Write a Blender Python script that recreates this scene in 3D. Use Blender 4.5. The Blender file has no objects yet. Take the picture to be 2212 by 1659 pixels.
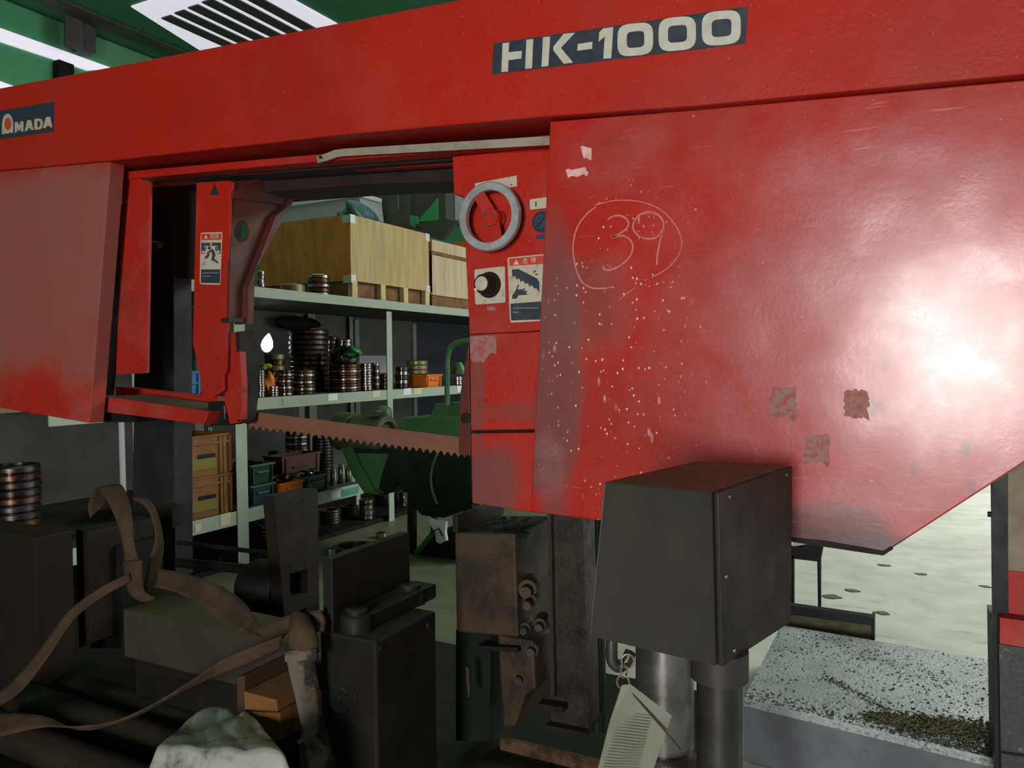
import bpy, bmesh, math, random
from mathutils import Vector, Matrix

# ------------------------------------------------------------------ camera
SC = bpy.context.scene
COL = SC.collection
FPX, CX, CY = 1661.0, 1106.0, 829.5          # focal length and centre in 2212x1659 pixels
CAM = Vector((0.0, 0.0, 1.55))
AX_X = Vector((0.887, 0.006, -0.461))
_d1 = Vector((1969 - CX, 772 - CY, FPX)).normalized()      # direction across the saw (world +Y)
_h = Vector((1, -0.009, 0))
_up = _d1.cross(_h)
_up.normalize()
if _up.y > 0:
    _up = -_up
_x = _d1.cross(_up)
_x.normalize()
if _x.x < 0:
    _x = -_x
RW = Matrix((_x, _d1, _up))                                # camera (x right, y down, z forward) -> world


def ray(x, y):
    return RW @ Vector(((x - CX) / FPX, (y - CY) / FPX, 1.0))


def onY(x, y, v):
    r = ray(x, y)
    return CAM + r * ((v - CAM.y) / r.y)


def onX(x, y, v):
    r = ray(x, y)
    return CAM + r * ((v - CAM.x) / r.x)


def onZ(x, y, v):
    r = ray(x, y)
    return CAM + r * ((v - CAM.z) / r.z)


def at(x, y, d):
    return CAM + ray(x, y) * d


cd = bpy.data.cameras.new('camera')
cd.sensor_width = 36.0
cd.lens = FPX / 2212 * 36.0
cd.clip_start = 0.02
cd.clip_end = 200
cam = bpy.data.objects.new('camera', cd)
COL.objects.link(cam)
mw = Matrix.Identity(4)
for i in range(3):
    mw[i][0] = RW[i][0]
    mw[i][1] = -RW[i][1]
    mw[i][2] = -RW[i][2]
    mw[i][3] = CAM[i]
cam.matrix_world = mw
SC.camera = cam

# ------------------------------------------------------------------ world, lights, exposure
w = bpy.data.worlds.new('overcast_sky')
SC.world = w
w.use_nodes = True
bg = w.node_tree.nodes['Background']
bg.inputs[0].default_value = (0.75, 0.85, 1.0, 1)
bg.inputs[1].default_value = 1.0
SC.view_settings.view_transform = 'Standard'
SC.view_settings.look = 'None'
SC.view_settings.gamma = 1.0
SC.view_settings.use_curve_mapping = False
SC.view_settings.exposure = 0.0
SC.cycles.max_bounces = 6
SC.cycles.diffuse_bounces = 3
SC.cycles.glossy_bounces = 3


def area(name, loc, target, sx, sy, power, color):
    l = bpy.data.lights.new(name, 'AREA')
    l.shape = 'RECTANGLE'
    l.size, l.size_y = sx, sy
    l.energy = power
    l.color = color
    o = bpy.data.objects.new(name, l)
    COL.objects.link(o)
    o.location = loc
    d = Vector(target) - Vector(loc)
    o.rotation_euler = d.to_track_quat('-Z', 'Y').to_euler()
    return o


# daylight entering the doorway behind the photographer
area('doorway_daylight', (0.42, -4.9, 1.66), (0.0, 2, 1.7), 1.3, 1.6, 385, (1.0, 0.96, 0.93))
# daylight entering the large side doorway far to the right
area('side_door_daylight', (7.9, 13.0, 2.2), (-4, 10.0, 1.6), 5.0, 4.0, 110, (1.0, 0.99, 0.95))
# added fill lamp under the closed roof, brightens rear floor and crate sides
area('rear_bay_fill', (2.4, 9.0, 5.75), (1.4, 8.0, 0), 4.0, 7.0, 1200, (1.0, 1.0, 0.95))
# daylight from the translucent roof sheets
area('roof_daylight', (-5.0, 6.0, 5.7), (-5.0, 6.0, 0), 4.0, 9.0, 62, (0.80, 1.0, 0.82))

# ------------------------------------------------------------------ geometry helpers


def root_of(o):
    while o.parent:
        o = o.parent
    return o


def tag(o, label, cat, group=None, kind=None):
    if label:
        o['label'] = label
    if cat:
        o['category'] = cat
    if group:
        o['group'] = group
    if kind:
        o['kind'] = kind
    return o


def thing(name, loc, label, cat, group=None):
    o = bpy.data.objects.new(name, None)
    o.empty_display_size = 0.1
    COL.objects.link(o)
    o.location = loc
    return tag(o, label, cat, group)


def obj(name, vf, mat, parent=None, bevel=0.0, smooth=False, segs=2):
    verts, faces = vf
    if parent is not None:
        org = root_of(parent).location.copy()
    else:
        xs = [v[0] for v in verts]
        ys = [v[1] for v in verts]
        zs = [v[2] for v in verts]
        org = Vector(((min(xs) + max(xs)) / 2, (min(ys) + max(ys)) / 2, min(zs)))
    me = bpy.data.meshes.new(name)
    me.from_pydata([tuple(Vector(v) - org) for v in verts], [], faces)
    bm = bmesh.new()
    bm.from_mesh(me)
    bmesh.ops.recalc_face_normals(bm, faces=bm.faces)
    bm.to_mesh(me)
    bm.free()
    if mat:
        me.materials.append(mat)
    o = bpy.data.objects.new(name, me)
    COL.objects.link(o)
    if parent is not None:
        o.parent = parent
    else:
        o.location = org
    if bevel:
        m = o.modifiers.new('bevel', 'BEVEL')
        m.width = bevel
        m.segments = segs
        m.limit_method = 'ANGLE'
        m.angle_limit = math.radians(40)
        m.use_clamp_overlap = True
    if smooth:
        for p in me.polygons:
            p.use_smooth = True
        if smooth != 2:
            try:
                me.set_sharp_from_angle(angle=math.radians(38))
            except Exception:
                pass
    return o


def join(*vfs):
    V, Fc = [], []
    for v, f in vfs:
        n = len(V)
        V += [tuple(p) for p in v]
        Fc += [tuple(i + n for i in q) for q in f]
    return V, Fc


def extrude(loop, off, holes=()):
    """closed prism: loop of 3D points swept by the vector off; holes are loops too"""
    off = Vector(off)
    if not holes:
        n = len(loop)
        V = [Vector(p) for p in loop] + [Vector(p) + off for p in loop]
        Fc = [tuple(range(n)), tuple(range(2 * n - 1, n - 1, -1))]
        for i in range(n):
            j = (i + 1) % n
            Fc.append((i, j, n + j, n + i))
        return V, Fc
    bm = bmesh.new()
    edges = []
    for lp in [loop] + list(holes):
        vs = [bm.verts.new(p) for p in lp]
        edges += [bm.edges.new((vs[i], vs[(i + 1) % len(vs)])) for i in range(len(vs))]
    nrm = off.normalized()
    bmesh.ops.triangle_fill(bm, edges=edges, use_beauty=True, use_dissolve=False, normal=nrm)
    bm.verts.index_update()
    V = [v.co.copy() for v in bm.verts]
    Fc = [tuple(v.index for v in f.verts) for f in bm.faces]
    n = len(V)
    bed = [(e.verts[0].index, e.verts[1].index) for e in bm.edges if len(e.link_faces) == 1]
    bm.free()
    V2 = V + [v + off for v in V]
    F2 = Fc + [tuple(i + n for i in reversed(f)) for f in Fc] + [(a, b, b + n, a + n) for a, b in bed]
    return V2, F2


def prY(pts, Y, dep):
    return extrude([onY(x, y, Y) for x, y in pts], (0, dep, 0))


def prX(pts, X, dep):
    return extrude([onX(x, y, X) for x, y in pts], (-dep, 0, 0))


def prZ(pts, Z, dep):
    return extrude([onZ(x, y, Z) for x, y in pts], (0, 0, -dep))


def box(x0, x1, y0, y1, z0, z1):
    V = [(x, y, z) for z in (z0, z1) for x, y in ((x0, y0), (x1, y0), (x1, y1), (x0, y1))]
    return V, [(0, 3, 2, 1), (4, 5, 6, 7), (0, 1, 5, 4), (1, 2, 6, 5), (2, 3, 7, 6), (3, 0, 4, 7)]


def frame_of(d):
    d = Vector(d).normalized()
    u = d.cross(Vector((0, 0, 1)) if abs(d.z) < 0.9 else Vector((1, 0, 0))).normalized()
    return d, u, d.cross(u).normalized()


def lathe(p0, axis, prof, n=32, close=True):
    """prof: list of (radius, distance along axis)"""
    d, u, v = frame_of(axis)
    p0 = Vector(p0)
    V, Fc = [], []
    for r, s in prof:
        for k in range(n):
            a = 2 * math.pi * k / n
            V.append(p0 + d * s + (u * math.cos(a) + v * math.sin(a)) * r)
    m = len(prof)
    for i in range(m - 1):
        for k in range(n):
            l = (k + 1) % n
            Fc.append((i * n + k, i * n + l, (i + 1) * n + l, (i + 1) * n + k))
    if close == 'ring':
        for k in range(n):
            l = (k + 1) % n
            Fc.append(((m - 1) * n + k, (m - 1) * n + l, l, k))
    elif close:
        Fc.append(tuple(range(n)))
        Fc.append(tuple(range((m - 1) * n, m * n)))
    return V, Fc


def cyl(p0, p1, r, n=20, r2=None, ch=0.0):
    p0, p1 = Vector(p0), Vector(p1)
    L = (p1 - p0).length
    r2 = r if r2 is None else r2
    prof = [(r, 0), (r2, L)] if not ch else [(r - ch, 0), (r, ch), (r2, L - ch), (r2 - ch, L)]
    return lathe(p0, p1 - p0, prof, n)


def tube(pts, r, n=8, closed=False):
    pts = [Vector(p) for p in pts]
    V, Fc = [], []
    m = len(pts)
    pu = None
    for i, p in enumerate(pts):
        a = pts[(i - 1) % m] if (closed or i > 0) else p
        b = pts[(i + 1) % m] if (closed or i < m - 1) else p
        d = (b - a).normalized()
        if pu is None:
            _, u, v = frame_of(d)
        else:
            u = (pu - d * pu.dot(d)).normalized()
            v = d.cross(u)
        pu = u
        rr = r[i] if isinstance(r, (list, tuple)) else r
        for k in range(n):
            t = 2 * math.pi * k / n
            V.append(p + (u * math.cos(t) + v * math.sin(t)) * rr)
    for i in range(m if closed else m - 1):
        j = (i + 1) % m
        for k in range(n):
            l = (k + 1) % n
            Fc.append((i * n + k, i * n + l, j * n + l, j * n + k))
    if not closed:
        Fc.append(tuple(range(n)))
        Fc.append(tuple(range((m - 1) * n, m * n)))
    return V, Fc


def spline(pts, sub=6):
    """Catmull-Rom through Vectors (or tuples)"""
    P = [Vector(p) for p in pts]
    out = []
    for i in range(len(P) - 1):
        a = P[max(i - 1, 0)]
        b, c = P[i], P[i + 1]
        d = P[min(i + 2, len(P) - 1)]
        for k in range(sub):
            t = k / sub
            out.append(0.5 * ((2 * b) + (c - a) * t + (2 * a - 5 * b + 4 * c - d) * t * t + (3 * b - a - 3 * c + d) * t ** 3))
    out.append(P[-1])
    return out


def ribbon(left, right, th=0.004, sub=6, sag=0.0):
    """a strap: two edge curves (3D), given a thickness along its normal"""
    A, B = spline(left, sub), spline(right, sub)
    n = len(A)
    V, Fc = [], []
    cross = 5
    for s in (0, 1):
        for i in range(n):
            t = (A[min(i + 1, n - 1)] - A[max(i - 1, 0)]).normalized()
            wv = (B[i] - A[i])
            nn = t.cross(wv).normalized()
            for k in range(cross):
                f = k / (cross - 1)
                bow = sag * math.sin(math.pi * f)
                V.append(A[i].lerp(B[i], f) + nn * (bow + (th if s else 0)))
    N = n * cross
    for i in range(n - 1):
        for k in range(cross - 1):
            a = i * cross + k
            q = (a, a + 1, a + cross + 1, a + cross)
            Fc.append(q)
            Fc.append(tuple(N + j for j in reversed(q)))
    for i in range(n - 1):
        for k in (0, cross - 1):
            a, b = i * cross + k, (i + 1) * cross + k
            Fc.append((a, b, b + N, a + N))
    for i in (0, n - 1):
        for k in range(cross - 1):
            a = i * cross + k
            Fc.append((a, a + 1, a + 1 + N, a + N))
    return V, Fc


def stroke(pts, Y, wpx, th=0.0008, sub=8, taper=None):
    """a flat chalk/paint stroke on the plane y = Y, through pixels"""
    P = [onY(x, y, Y) for x, y in pts]
    P = spline(P, sub)
    n = len(P)
    V, Fc = [], []
    for i, p in enumerate(P):
        t = (P[min(i + 1, n - 1)] - P[max(i - 1, 0)]).normalized()
        s = Vector((-t.z, 0, t.x))
        hw = wpx * 0.5 * (Y / 1661.0) * 1.1 * (taper(i / (n - 1)) if taper else 1)
        for y in (0, -th):
            V.append(p + s * hw + Vector((0, y, 0)))
            V.append(p - s * hw + Vector((0, y, 0)))
    for i in range(n - 1):
        a, b = 4 * i, 4 * i + 4
        Fc += [(a, a + 1, b + 1, b), (a + 2, b + 2, b + 3, a + 3), (a, b, b + 2, a + 2), (a + 1, a + 3, b + 3, b + 1)]
    Fc += [(0, 2, 3, 1), (4 * n - 4, 4 * n - 3, 4 * n - 1, 4 * n - 2)]
    return V, Fc


def ell(cx, cy, rx, ry, n=28, pw=2.0, shear=0.0, a0=0.0):
    out = []
    for k in range(n):
        a = 2 * math.pi * k / n + a0
        c, s = math.cos(a), math.sin(a)
        x = rx * math.copysign(abs(c) ** (2 / pw), c)
        y = ry * math.copysign(abs(s) ** (2 / pw), s)
        out.append((cx + x, cy + y + shear * x))
    return out


def mp(pts, s, ox, oy):
    """pixels of an enlarged crop -> pixels of the photograph's frame"""
    return [(x / s + ox, y / s + oy) for x, y in pts]


def blob_mesh(c, r, seed=0, n=3, amp=0.25, flat=None):
    bm = bmesh.new()
    bmesh.ops.create_icosphere(bm, subdivisions=n, radius=1.0)
    rnd = random.Random(seed)
    ph = [(rnd.uniform(1.5, 5), rnd.uniform(1.5, 5), rnd.uniform(1.5, 5), rnd.uniform(0, 6)) for _ in range(5)]
    for v in bm.verts:
        d = v.co.copy()
        k = 1 + amp * sum(math.sin(a * d.x + b * d.y + c_ * d.z + p) for a, b, c_, p in ph) / 3
        v.co = Vector((d.x * r[0] * k, d.y * r[1] * k, d.z * r[2] * k))
        if flat is not None and v.co.z < flat:
            v.co.z = flat
    bm.verts.index_update()
    out = [v.co + Vector(c) for v in bm.verts], [tuple(v.index for v in f.verts) for f in bm.faces]
    bm.free()
    return out

# ------------------------------------------------------------------ materials


class NT:
    def __init__(s, name):
        s.m = bpy.data.materials.new(name)
        s.m.use_nodes = True
        s.t = s.m.node_tree
        s.b = s.t.nodes['Principled BSDF']
        s.pos = s.new('ShaderNodeNewGeometry').outputs['Position']

    def new(s, k, **kw):
        n = s.t.nodes.new(k)
        for a, v in kw.items():
            setattr(n, a, v)
        return n

    def ln(s, a, b):
        if hasattr(a, 'links') or hasattr(a, 'is_linked'):
            s.t.links.new(a, b)
        else:
            b.default_value = a

    def math(s, op, a, b=0.0, clamp=False):
        n = s.new('ShaderNodeMath', operation=op, use_clamp=clamp)
        s.ln(a, n.inputs[0])
        s.ln(b, n.inputs[1])
        return n.outputs[0]

    def noise(s, scale, detail=4, rough=0.55, stretch=None, off=None):
        v = s.pos
        if stretch or off:
            mpn = s.new('ShaderNodeMapping')
            s.ln(v, mpn.inputs[0])
            if stretch:
                mpn.inputs['Scale'].default_value = stretch
            if off:
                mpn.inputs['Location'].default_value = off
            v = mpn.outputs[0]
        n = s.new('ShaderNodeTexNoise')
        s.ln(v, n.inputs['Vector'])
        n.inputs['Scale'].default_value = scale
        n.inputs['Detail'].default_value = detail
        n.inputs['Roughness'].default_value = rough
        return n.outputs['Fac']

    def voro(s, scale, stretch=None):
        v = s.pos
        if stretch:
            mpn = s.new('ShaderNodeMapping')
            s.ln(v, mpn.inputs[0])
            mpn.inputs['Scale'].default_value = stretch
            v = mpn.outputs[0]
        n = s.new('ShaderNodeTexVoronoi')
        s.ln(v, n.inputs['Vector'])
        n.inputs['Scale'].default_value = scale
        return n.outputs['Distance']

    def ramp(s, f, a, b, lo=0.0, hi=1.0):
        n = s.new('ShaderNodeMapRange', interpolation_type='SMOOTHSTEP')
        s.ln(f, n.inputs['Value'])
        n.inputs['From Min'].default_value = a
        n.inputs['From Max'].default_value = b
        n.inputs['To Min'].default_value = lo
        n.inputs['To Max'].default_value = hi
        return n.outputs['Result']

    def mix(s, f, a, b):
        n = s.new('ShaderNodeMix', data_type='RGBA')
        s.ln(f, n.inputs[0])
        for v, i in ((a, 6), (b, 7)):
            if isinstance(v, tuple):
                n.inputs[i].default_value = (*v, 1) if len(v) == 3 else v
            else:
                s.ln(v, n.inputs[i])
        return n.outputs[2]

    def xyz(s):
        n = s.new('ShaderNodeSeparateXYZ')
        s.ln(s.pos, n.inputs[0])
        return n.outputs

    def patch(s, c, sx, sz, jag=0.35, scale=14, hard=0.5):
        """1 inside a ragged ellipse of the x-z plane centred on c, else 0"""
        o = s.xyz()
        a = s.math('DIVIDE', s.math('SUBTRACT', o[0], c[0]), sx)
        b = s.math('DIVIDE', s.math('SUBTRACT', o[2], c[2]), sz)
        r = s.math('ADD', s.math('MULTIPLY', a, a), s.math('MULTIPLY', b, b))
        r = s.math('ADD', r, s.math('MULTIPLY', s.math('SUBTRACT', s.noise(scale, 2), 0.5), jag * 4))
        return s.ramp(r, 1 + hard, 1 - hard)

    def up(s):
        n = s.new('ShaderNodeNewGeometry')
        q = s.new('ShaderNodeSeparateXYZ')
        s.ln(n.outputs['Normal'], q.inputs[0])
        return s.ramp(q.outputs[2], 0.6, 0.9)

    def bump(s, h, strength, dist=0.01):
        n = s.new('ShaderNodeBump')
        n.inputs['Strength'].default_value = strength
        n.inputs['Distance'].default_value = dist
        s.ln(h, n.inputs['Height'])
        s.ln(n.outputs[0], s.b.inputs['Normal'])
        return n

    def out(s, col, rough, metal=0.0, spec=0.5):
        if isinstance(col, tuple):
            s.b.inputs['Base Color'].default_value = (*col, 1)
        else:
            s.ln(col, s.b.inputs['Base Color'])
        s.ln(rough, s.b.inputs['Roughness'])
        s.ln(metal, s.b.inputs['Metallic'])
        s.b.inputs['Specular IOR Level'].default_value = spec
        return s.m


def plain(name, c, rough=0.6, metal=0.0, c2=None, scale=6.0, lo=0.4, hi=0.65, bump=0.0, bscale=60, stretch=None, spec=0.5, dust=None, dust_light_amt=0.8):
    t = NT(name)
    col = c
    if c2:
        col = t.mix(t.ramp(t.noise(scale, 6, 0.62, stretch), lo, hi), c, c2)
    if dust:
        f = t.math('MULTIPLY', t.math('MULTIPLY', t.up(), dust_light_amt), t.ramp(t.noise(9, 5), 0.2, 0.6, 0.5, 1.0))
        col = t.mix(f, col, dust)
    if bump:
        t.bump(t.noise(bscale, 4), bump, 0.01)
    r = t.ramp(t.noise(scale * 2.3, 4), 0.3, 0.7, max(0.05, rough - 0.08), min(1, rough + 0.08))
    return t.out(col, r, metal, spec)


def glow(name, c, s):
    t = NT(name)
    t.b.inputs['Base Color'].default_value = (*c, 1)
    t.b.inputs['Emission Color'].default_value = (*c, 1)
    t.b.inputs['Emission Strength'].default_value = s
    return t.m


RED = (0.37, 0.013, 0.006)
GRIME = (0.085, 0.040, 0.034)
DUSTY = (0.30, 0.105, 0.085)


def red_paint(name, dusty=0.25, grime=0.2, rough=0.42, dustup=None, extra=None, spec=0.3):
    t = NT(name)
    col = t.mix(t.ramp(t.noise(1.7, 5), 0.35, 0.7), RED, (0.31, 0.016, 0.009))
    col = t.mix(t.math('MULTIPLY', t.ramp(t.noise(2.6, 7, 0.65, off=(3, 1, 7)), 0.48, 0.72), dusty), col, DUSTY)
    col = t.mix(t.math('MULTIPLY', t.ramp(t.noise(3.4, 7, 0.7, (1, 1, 0.5), (9, 4, 2)), 0.52, 0.75), grime), col, GRIME)
    # tiny chips
    col = t.mix(t.ramp(t.voro(38), 0.085, 0.05, 0, 0.5), col, (0.42, 0.20, 0.17)) if dusty > 0.1 else col
    rg = t.ramp(t.noise(7, 6), 0.3, 0.7, rough - 0.07, rough + 0.1)
    if extra:
        col, rg = extra(t, col, rg)
    if dustup:
        col = t.mix(t.math('MULTIPLY', t.up(), 0.85), col, dustup)
    b = t.bump(t.math('ADD', t.noise(90, 3), t.math('MULTIPLY', t.noise(7, 2), 2.0)), 0.10, 0.01)
    return t.out(col, rg, 0.0, spec)


def door_extra(t, col, rg):
    P = lambda x, y: onY(x, y, 2.0)
    # rubbed, darkened band beside the hinge edge
    o = t.xyz()
    gr = t.patch(P(1195, 800), 0.085, 0.42, 0.32, 7, 0.6)
    col = t.mix(t.math('MULTIPLY', gr, 0.75), col, (0.10, 0.048, 0.042))
    gr2 = t.patch(P(1255, 660), 0.14, 0.13, 0.4, 9, 0.8)
    col = t.mix(t.math('MULTIPLY', gr2, 0.55), col, (0.15, 0.06, 0.05))
    # oily dark lower lip
    for (cx, cy, sx, sz, am) in ((1790, 1130, 0.14, 0.055, 0.75), (1905, 1180, 0.10, 0.03, 0.8), (1720, 1165, 0.2, 0.03, 0.6), (1170, 1010, 0.05, 0.07, 0.6)):
        col = t.mix(t.math('MULTIPLY', t.patch(P(cx, cy), sx, sz, 0.3, 11, 0.6), am), col, (0.05, 0.022, 0.028))
    # pale pinkish patches
    for (cx, cy, sx, sz, am) in ((1900, 380, 0.26, 0.10, 0.45), (1850, 560, 0.30, 0.12, 0.35), (1830, 1070, 0.16, 0.05, 0.5), (2020, 1000, 0.26, 0.16, 0.3), (1560, 760, 0.16, 0.25, 0.15), (1185, 1010, 0.05, 0.09, 0.5), (1330, 330, 0.14, 0.12, 0.2)):
        hz = t.math('MULTIPLY', t.patch(P(cx, cy), sx, sz, 0.55, 6, 0.9), t.ramp(t.noise(26, 6, 0.7, (0.6, 1, 1)), 0.35, 0.7, 0.35, 1.0))
        col = t.mix(t.math('MULTIPLY', hz, am), col, (0.36, 0.15, 0.15))
    # splashes of coolant, pale
    reg = t.math('MULTIPLY', t.patch(P(1330, 780), 0.19, 0.40, 0.5, 5, 0.7), 1.0)
    sp = t.ramp(t.voro(62, (1, 1, 0.75)), 0.20, 0.12)
    sp = t.math('MULTIPLY', sp, t.ramp(t.noise(16, 3), 0.44, 0.52))
    col = t.mix(t.math('MULTIPLY', t.math('MULTIPLY', sp, reg), 0.95), col, (0.70, 0.50, 0.48))
    sp2 = t.math('MULTIPLY', t.ramp(t.voro(30, (1, 1, 0.32)), 0.17, 0.08), t.ramp(t.noise(8, 3, off=(5, 5, 5)), 0.5, 0.6))
    col = t.mix(t.math('MULTIPLY', t.math('MULTIPLY', sp2, reg), 0.7), col, (0.58, 0.38, 0.36))
    sp3 = t.math('MULTIPLY', t.ramp(t.voro(24), 0.09, 0.05), t.ramp(t.noise(5, 2), 0.5, 0.62))
    col = t.mix(t.math('MULTIPLY', sp3, 0.6), col, (0.55, 0.30, 0.28))
    # dark drips low on the right
    regd = t.patch(P(2080, 900), 0.24, 0.22, 0.4, 6, 0.6)
    dr = t.math('MULTIPLY', t.ramp(t.voro(17, (1, 1, 0.55)), 0.22, 0.13), regd)
    col = t.mix(t.math('MULTIPLY', dr, 0.7), col, (0.13, 0.03, 0.03))
    # fine scratches
    sc = t.ramp(t.noise(22, 2, 0.5, (0.25, 1, 4.0)), 0.66, 0.72)
    sc = t.math('MULTIPLY', sc, t.ramp(t.noise(2.2, 3), 0.45, 0.65))
    col = t.mix(t.math('MULTIPLY', sc, 0.3), col, (0.5, 0.25, 0.24))
    rg = t.math('ADD', rg, t.math('MULTIPLY', gr, 0.25))
    return col, rg


M = {}
M['red'] = red_paint('red_paint', 0.25, 0.15)
M['red_beam'] = red_paint('red_paint_beam', 0.11, 0.06, 0.5, spec=0.22)
M['red_shade_grime'] = plain('shade_and_grime_red', (0.10, 0.018, 0.012), 0.55, c2=(0.055, 0.022, 0.018), scale=5, spec=0.25)  # red darkened in colour for shade on the guide arm, and for grime
M['wall_grey'] = plain('grey_wall_sheet', (0.20, 0.20, 0.20), 0.7)
M['deck'] = plain('shade_dark_deck', (0.055, 0.060, 0.050), 0.7, c2=(0.04, 0.043, 0.036), scale=5)  # dark deck colour puts in the shade between and under the shelves
M['print'] = plain('faint_print', (0.16, 0.17, 0.17), 0.6)
M['red_worn'] = red_paint('red_paint_worn', 0.45, 0.5, 0.55, dustup=(0.075, 0.065, 0.045))
M['red_grimy'] = red_paint('red_paint_grimy', 0.5, 1.0, 0.6)


def cover_extra(t, col, rg):
    o = t.xyz()
    f = t.ramp(t.math('ADD', o[2], t.math('MULTIPLY', t.noise(3.0, 5), 0.8)), 1.72, 2.15)
    f = t.math('MULTIPLY', f, t.ramp(t.math('ADD', o[2], t.math('MULTIPLY', t.noise(4.0, 5), 0.15)), 2.48, 2.36, 0.15, 1.0))
    col = t.mix(t.math('MULTIPLY', f, 0.8), col, (0.235, 0.095, 0.072))
    return col, t.math('ADD', rg, 0.2)


M['red_dusty'] = red_paint('red_paint_dust_film', 0.55, 0.25, 0.55, extra=cover_extra)


def lower_extra(t, col, rg):
    P = lambda x, y: onY(x, y, 2.12)
    for (cx, cy, sx, sz, am) in ((1060, 1040, 0.10, 0.12, 0.8), (1030, 880, 0.03, 0.2, 0.6), (1110, 890, 0.11, 0.03, 0.45), (1025, 740, 0.04, 0.03, 0.5)):
        col = t.mix(t.math('MULTIPLY', t.patch(P(cx, cy), sx, sz, 0.35, 9, 0.7), am), col, (0.12, 0.05, 0.042))
    return col, rg


M['red_panel'] = red_paint('red_paint_panel', 0.2, 0.2, 0.5, extra=lower_extra)
M['red_door'] = red_paint('red_paint_door', 0.16, 0.1, 0.33, extra=door_extra)
_b = M['red_door'].node_tree.nodes['Principled BSDF']
_b.inputs['Specular IOR Level'].default_value = 0.28
_b.inputs['Coat Weight'].default_value = 0.5
_b.inputs['Coat Roughness'].default_value = 0.215
# dented sheet metal: broad dings in the door

def door_bump():
    t = NT.__new__(NT)
    t.m = M['red_door']
    t.t = t.m.node_tree
    t.b = t.t.nodes['Principled BSDF']
    t.pos = t.new('ShaderNodeNewGeometry').outputs['Position']
    h = t.math('MULTIPLY', t.noise(3.6, 2, 0.4), 0.009)
    for (x, y, r, a) in ((1990, 680, 0.013, 0.0002), (1940, 722, 0.016, 0.0003), (2165, 608, 0.013, 0.0002), (2060, 650, 0.13, 0.003), (2190, 700, 0.10, -0.002)):
        c = onY(x, y, 2.0)
        o = t.xyz()
        a1 = t.math('DIVIDE', t.math('SUBTRACT', o[0], c.x), r)
        b1 = t.math('DIVIDE', t.math('SUBTRACT', o[2], c.z), r)
        rr = t.math('ADD', t.math('MULTIPLY', a1, a1), t.math('MULTIPLY', b1, b1))
        h = t.math('SUBTRACT', h, t.math('MULTIPLY', t.ramp(rr, 1.0, 0.0), a))
    h = t.math('ADD', h, t.math('MULTIPLY', t.noise(70, 4, 0.6), 0.0004))
    t.bump(h, 1.0, 1.0)


door_bump()
M['navy'] = plain('navy_sign', (0.0210, 0.0350, 0.0504), 0.4, c2=(0.0280, 0.0315, 0.0420), scale=12)
M['cream'] = plain('cream_letter', (0.4950, 0.4800, 0.4125), 0.4, c2=(0.4350, 0.4200, 0.3600), scale=30)
M['cream_worn'] = plain('cream_label', (0.4350, 0.3900, 0.3000), 0.6, c2=(0.2700, 0.2250, 0.1650), scale=35, lo=0.5, hi=0.75)
M['label_red'] = plain('label_red', (0.45, 0.03, 0.02), 0.5)
M['label_ink'] = plain('label_ink', (0.03, 0.04, 0.05), 0.5)
M['logo_red'] = plain('logo_red', (0.40, 0.06, 0.03), 0.5)
M['chalk'] = plain('chalk', (0.50, 0.15, 0.145), 0.9, c2=(0.42, 0.07, 0.06), scale=45, lo=0.45, hi=0.7)
M['tape'] = plain('tape_residue', (0.66, 0.40, 0.38), 0.7, c2=(0.55, 0.28, 0.26), scale=50)
M['residue'] = plain('sticker_residue', (0.27, 0.14, 0.12), 0.9, c2=(0.30, 0.07, 0.055), scale=60, lo=0.45, hi=0.62, bump=0.3)
M['silver'] = plain('worn_aluminium_rim', (0.46, 0.47, 0.50), 0.4, 0.55, c2=(0.38, 0.38, 0.40), scale=15)
M['chrome'] = plain('bright_steel', (0.62, 0.62, 0.62), 0.25, 1.0)
M['bar'] = plain('flat_steel_bar', (0.3200, 0.2960, 0.2240), 0.55, 0.25, c2=(0.2400, 0.2160, 0.1600), scale=14)
M['black'] = plain('black_grease', (0.0060, 0.0054, 0.0060), 0.7, c2=(0.0108, 0.0090, 0.0078), scale=8, spec=0.2)
M['shaded_interior'] = plain('interior_shade', (0.012, 0.005, 0.005), 0.9)  # near-black colour paints in the shade of recesses and housings
M['greybox'] = plain('dark_grey_enamel', (0.0267, 0.0253, 0.0230), 0.5, c2=(0.0331, 0.0285, 0.0230), scale=5, bump=0.03, dust=(0.085, 0.058, 0.032), spec=0.3)
M['greypole'] = plain('grey_pipe', (0.0425, 0.0410, 0.0375), 0.38, 0.5, c2=(0.0300, 0.0275, 0.0225), scale=9, spec=0.35)
M['column'] = plain('slate_column_paint', (0.0200, 0.0215, 0.0225), 0.6, c2=(0.0140, 0.0150, 0.0165), scale=4, spec=0.25)
M['vise'] = plain('dark_vise_iron', (0.0120, 0.0111, 0.0099), 0.55, c2=(0.0090, 0.0078, 0.0069), scale=7, bump=0.05, dust=(0.050, 0.060, 0.036), dust_light_amt=0.8, spec=0.15)  # pale green on upward faces paints in the green light from the roof
M['vise2'] = plain('brown_black_iron', (0.0166, 0.0130, 0.0101), 0.6, c2=(0.0108, 0.0086, 0.0072), scale=6, bump=0.05, dust=(0.0216, 0.0202, 0.0122), spec=0.15)
M['cast'] = plain('rusty_casting', (0.0425, 0.0275, 0.0160), 0.6, c2=(0.0150, 0.0110, 0.0080), scale=8, bump=0.25, bscale=120, dust=(0.0150, 0.0200, 0.0110), spec=0.25)
M['slide'] = plain('oily_slide', (0.0330, 0.0253, 0.0198), 0.42, 0.3, c2=(0.0165, 0.0121, 0.0099), scale=12, bump=0.2, bscale=160, spec=0.3)
M['piston'] = plain('dull_piston_steel', (0.24, 0.235, 0.23), 0.3, 0.85, c2=(0.15, 0.13, 0.12), scale=7)
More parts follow.
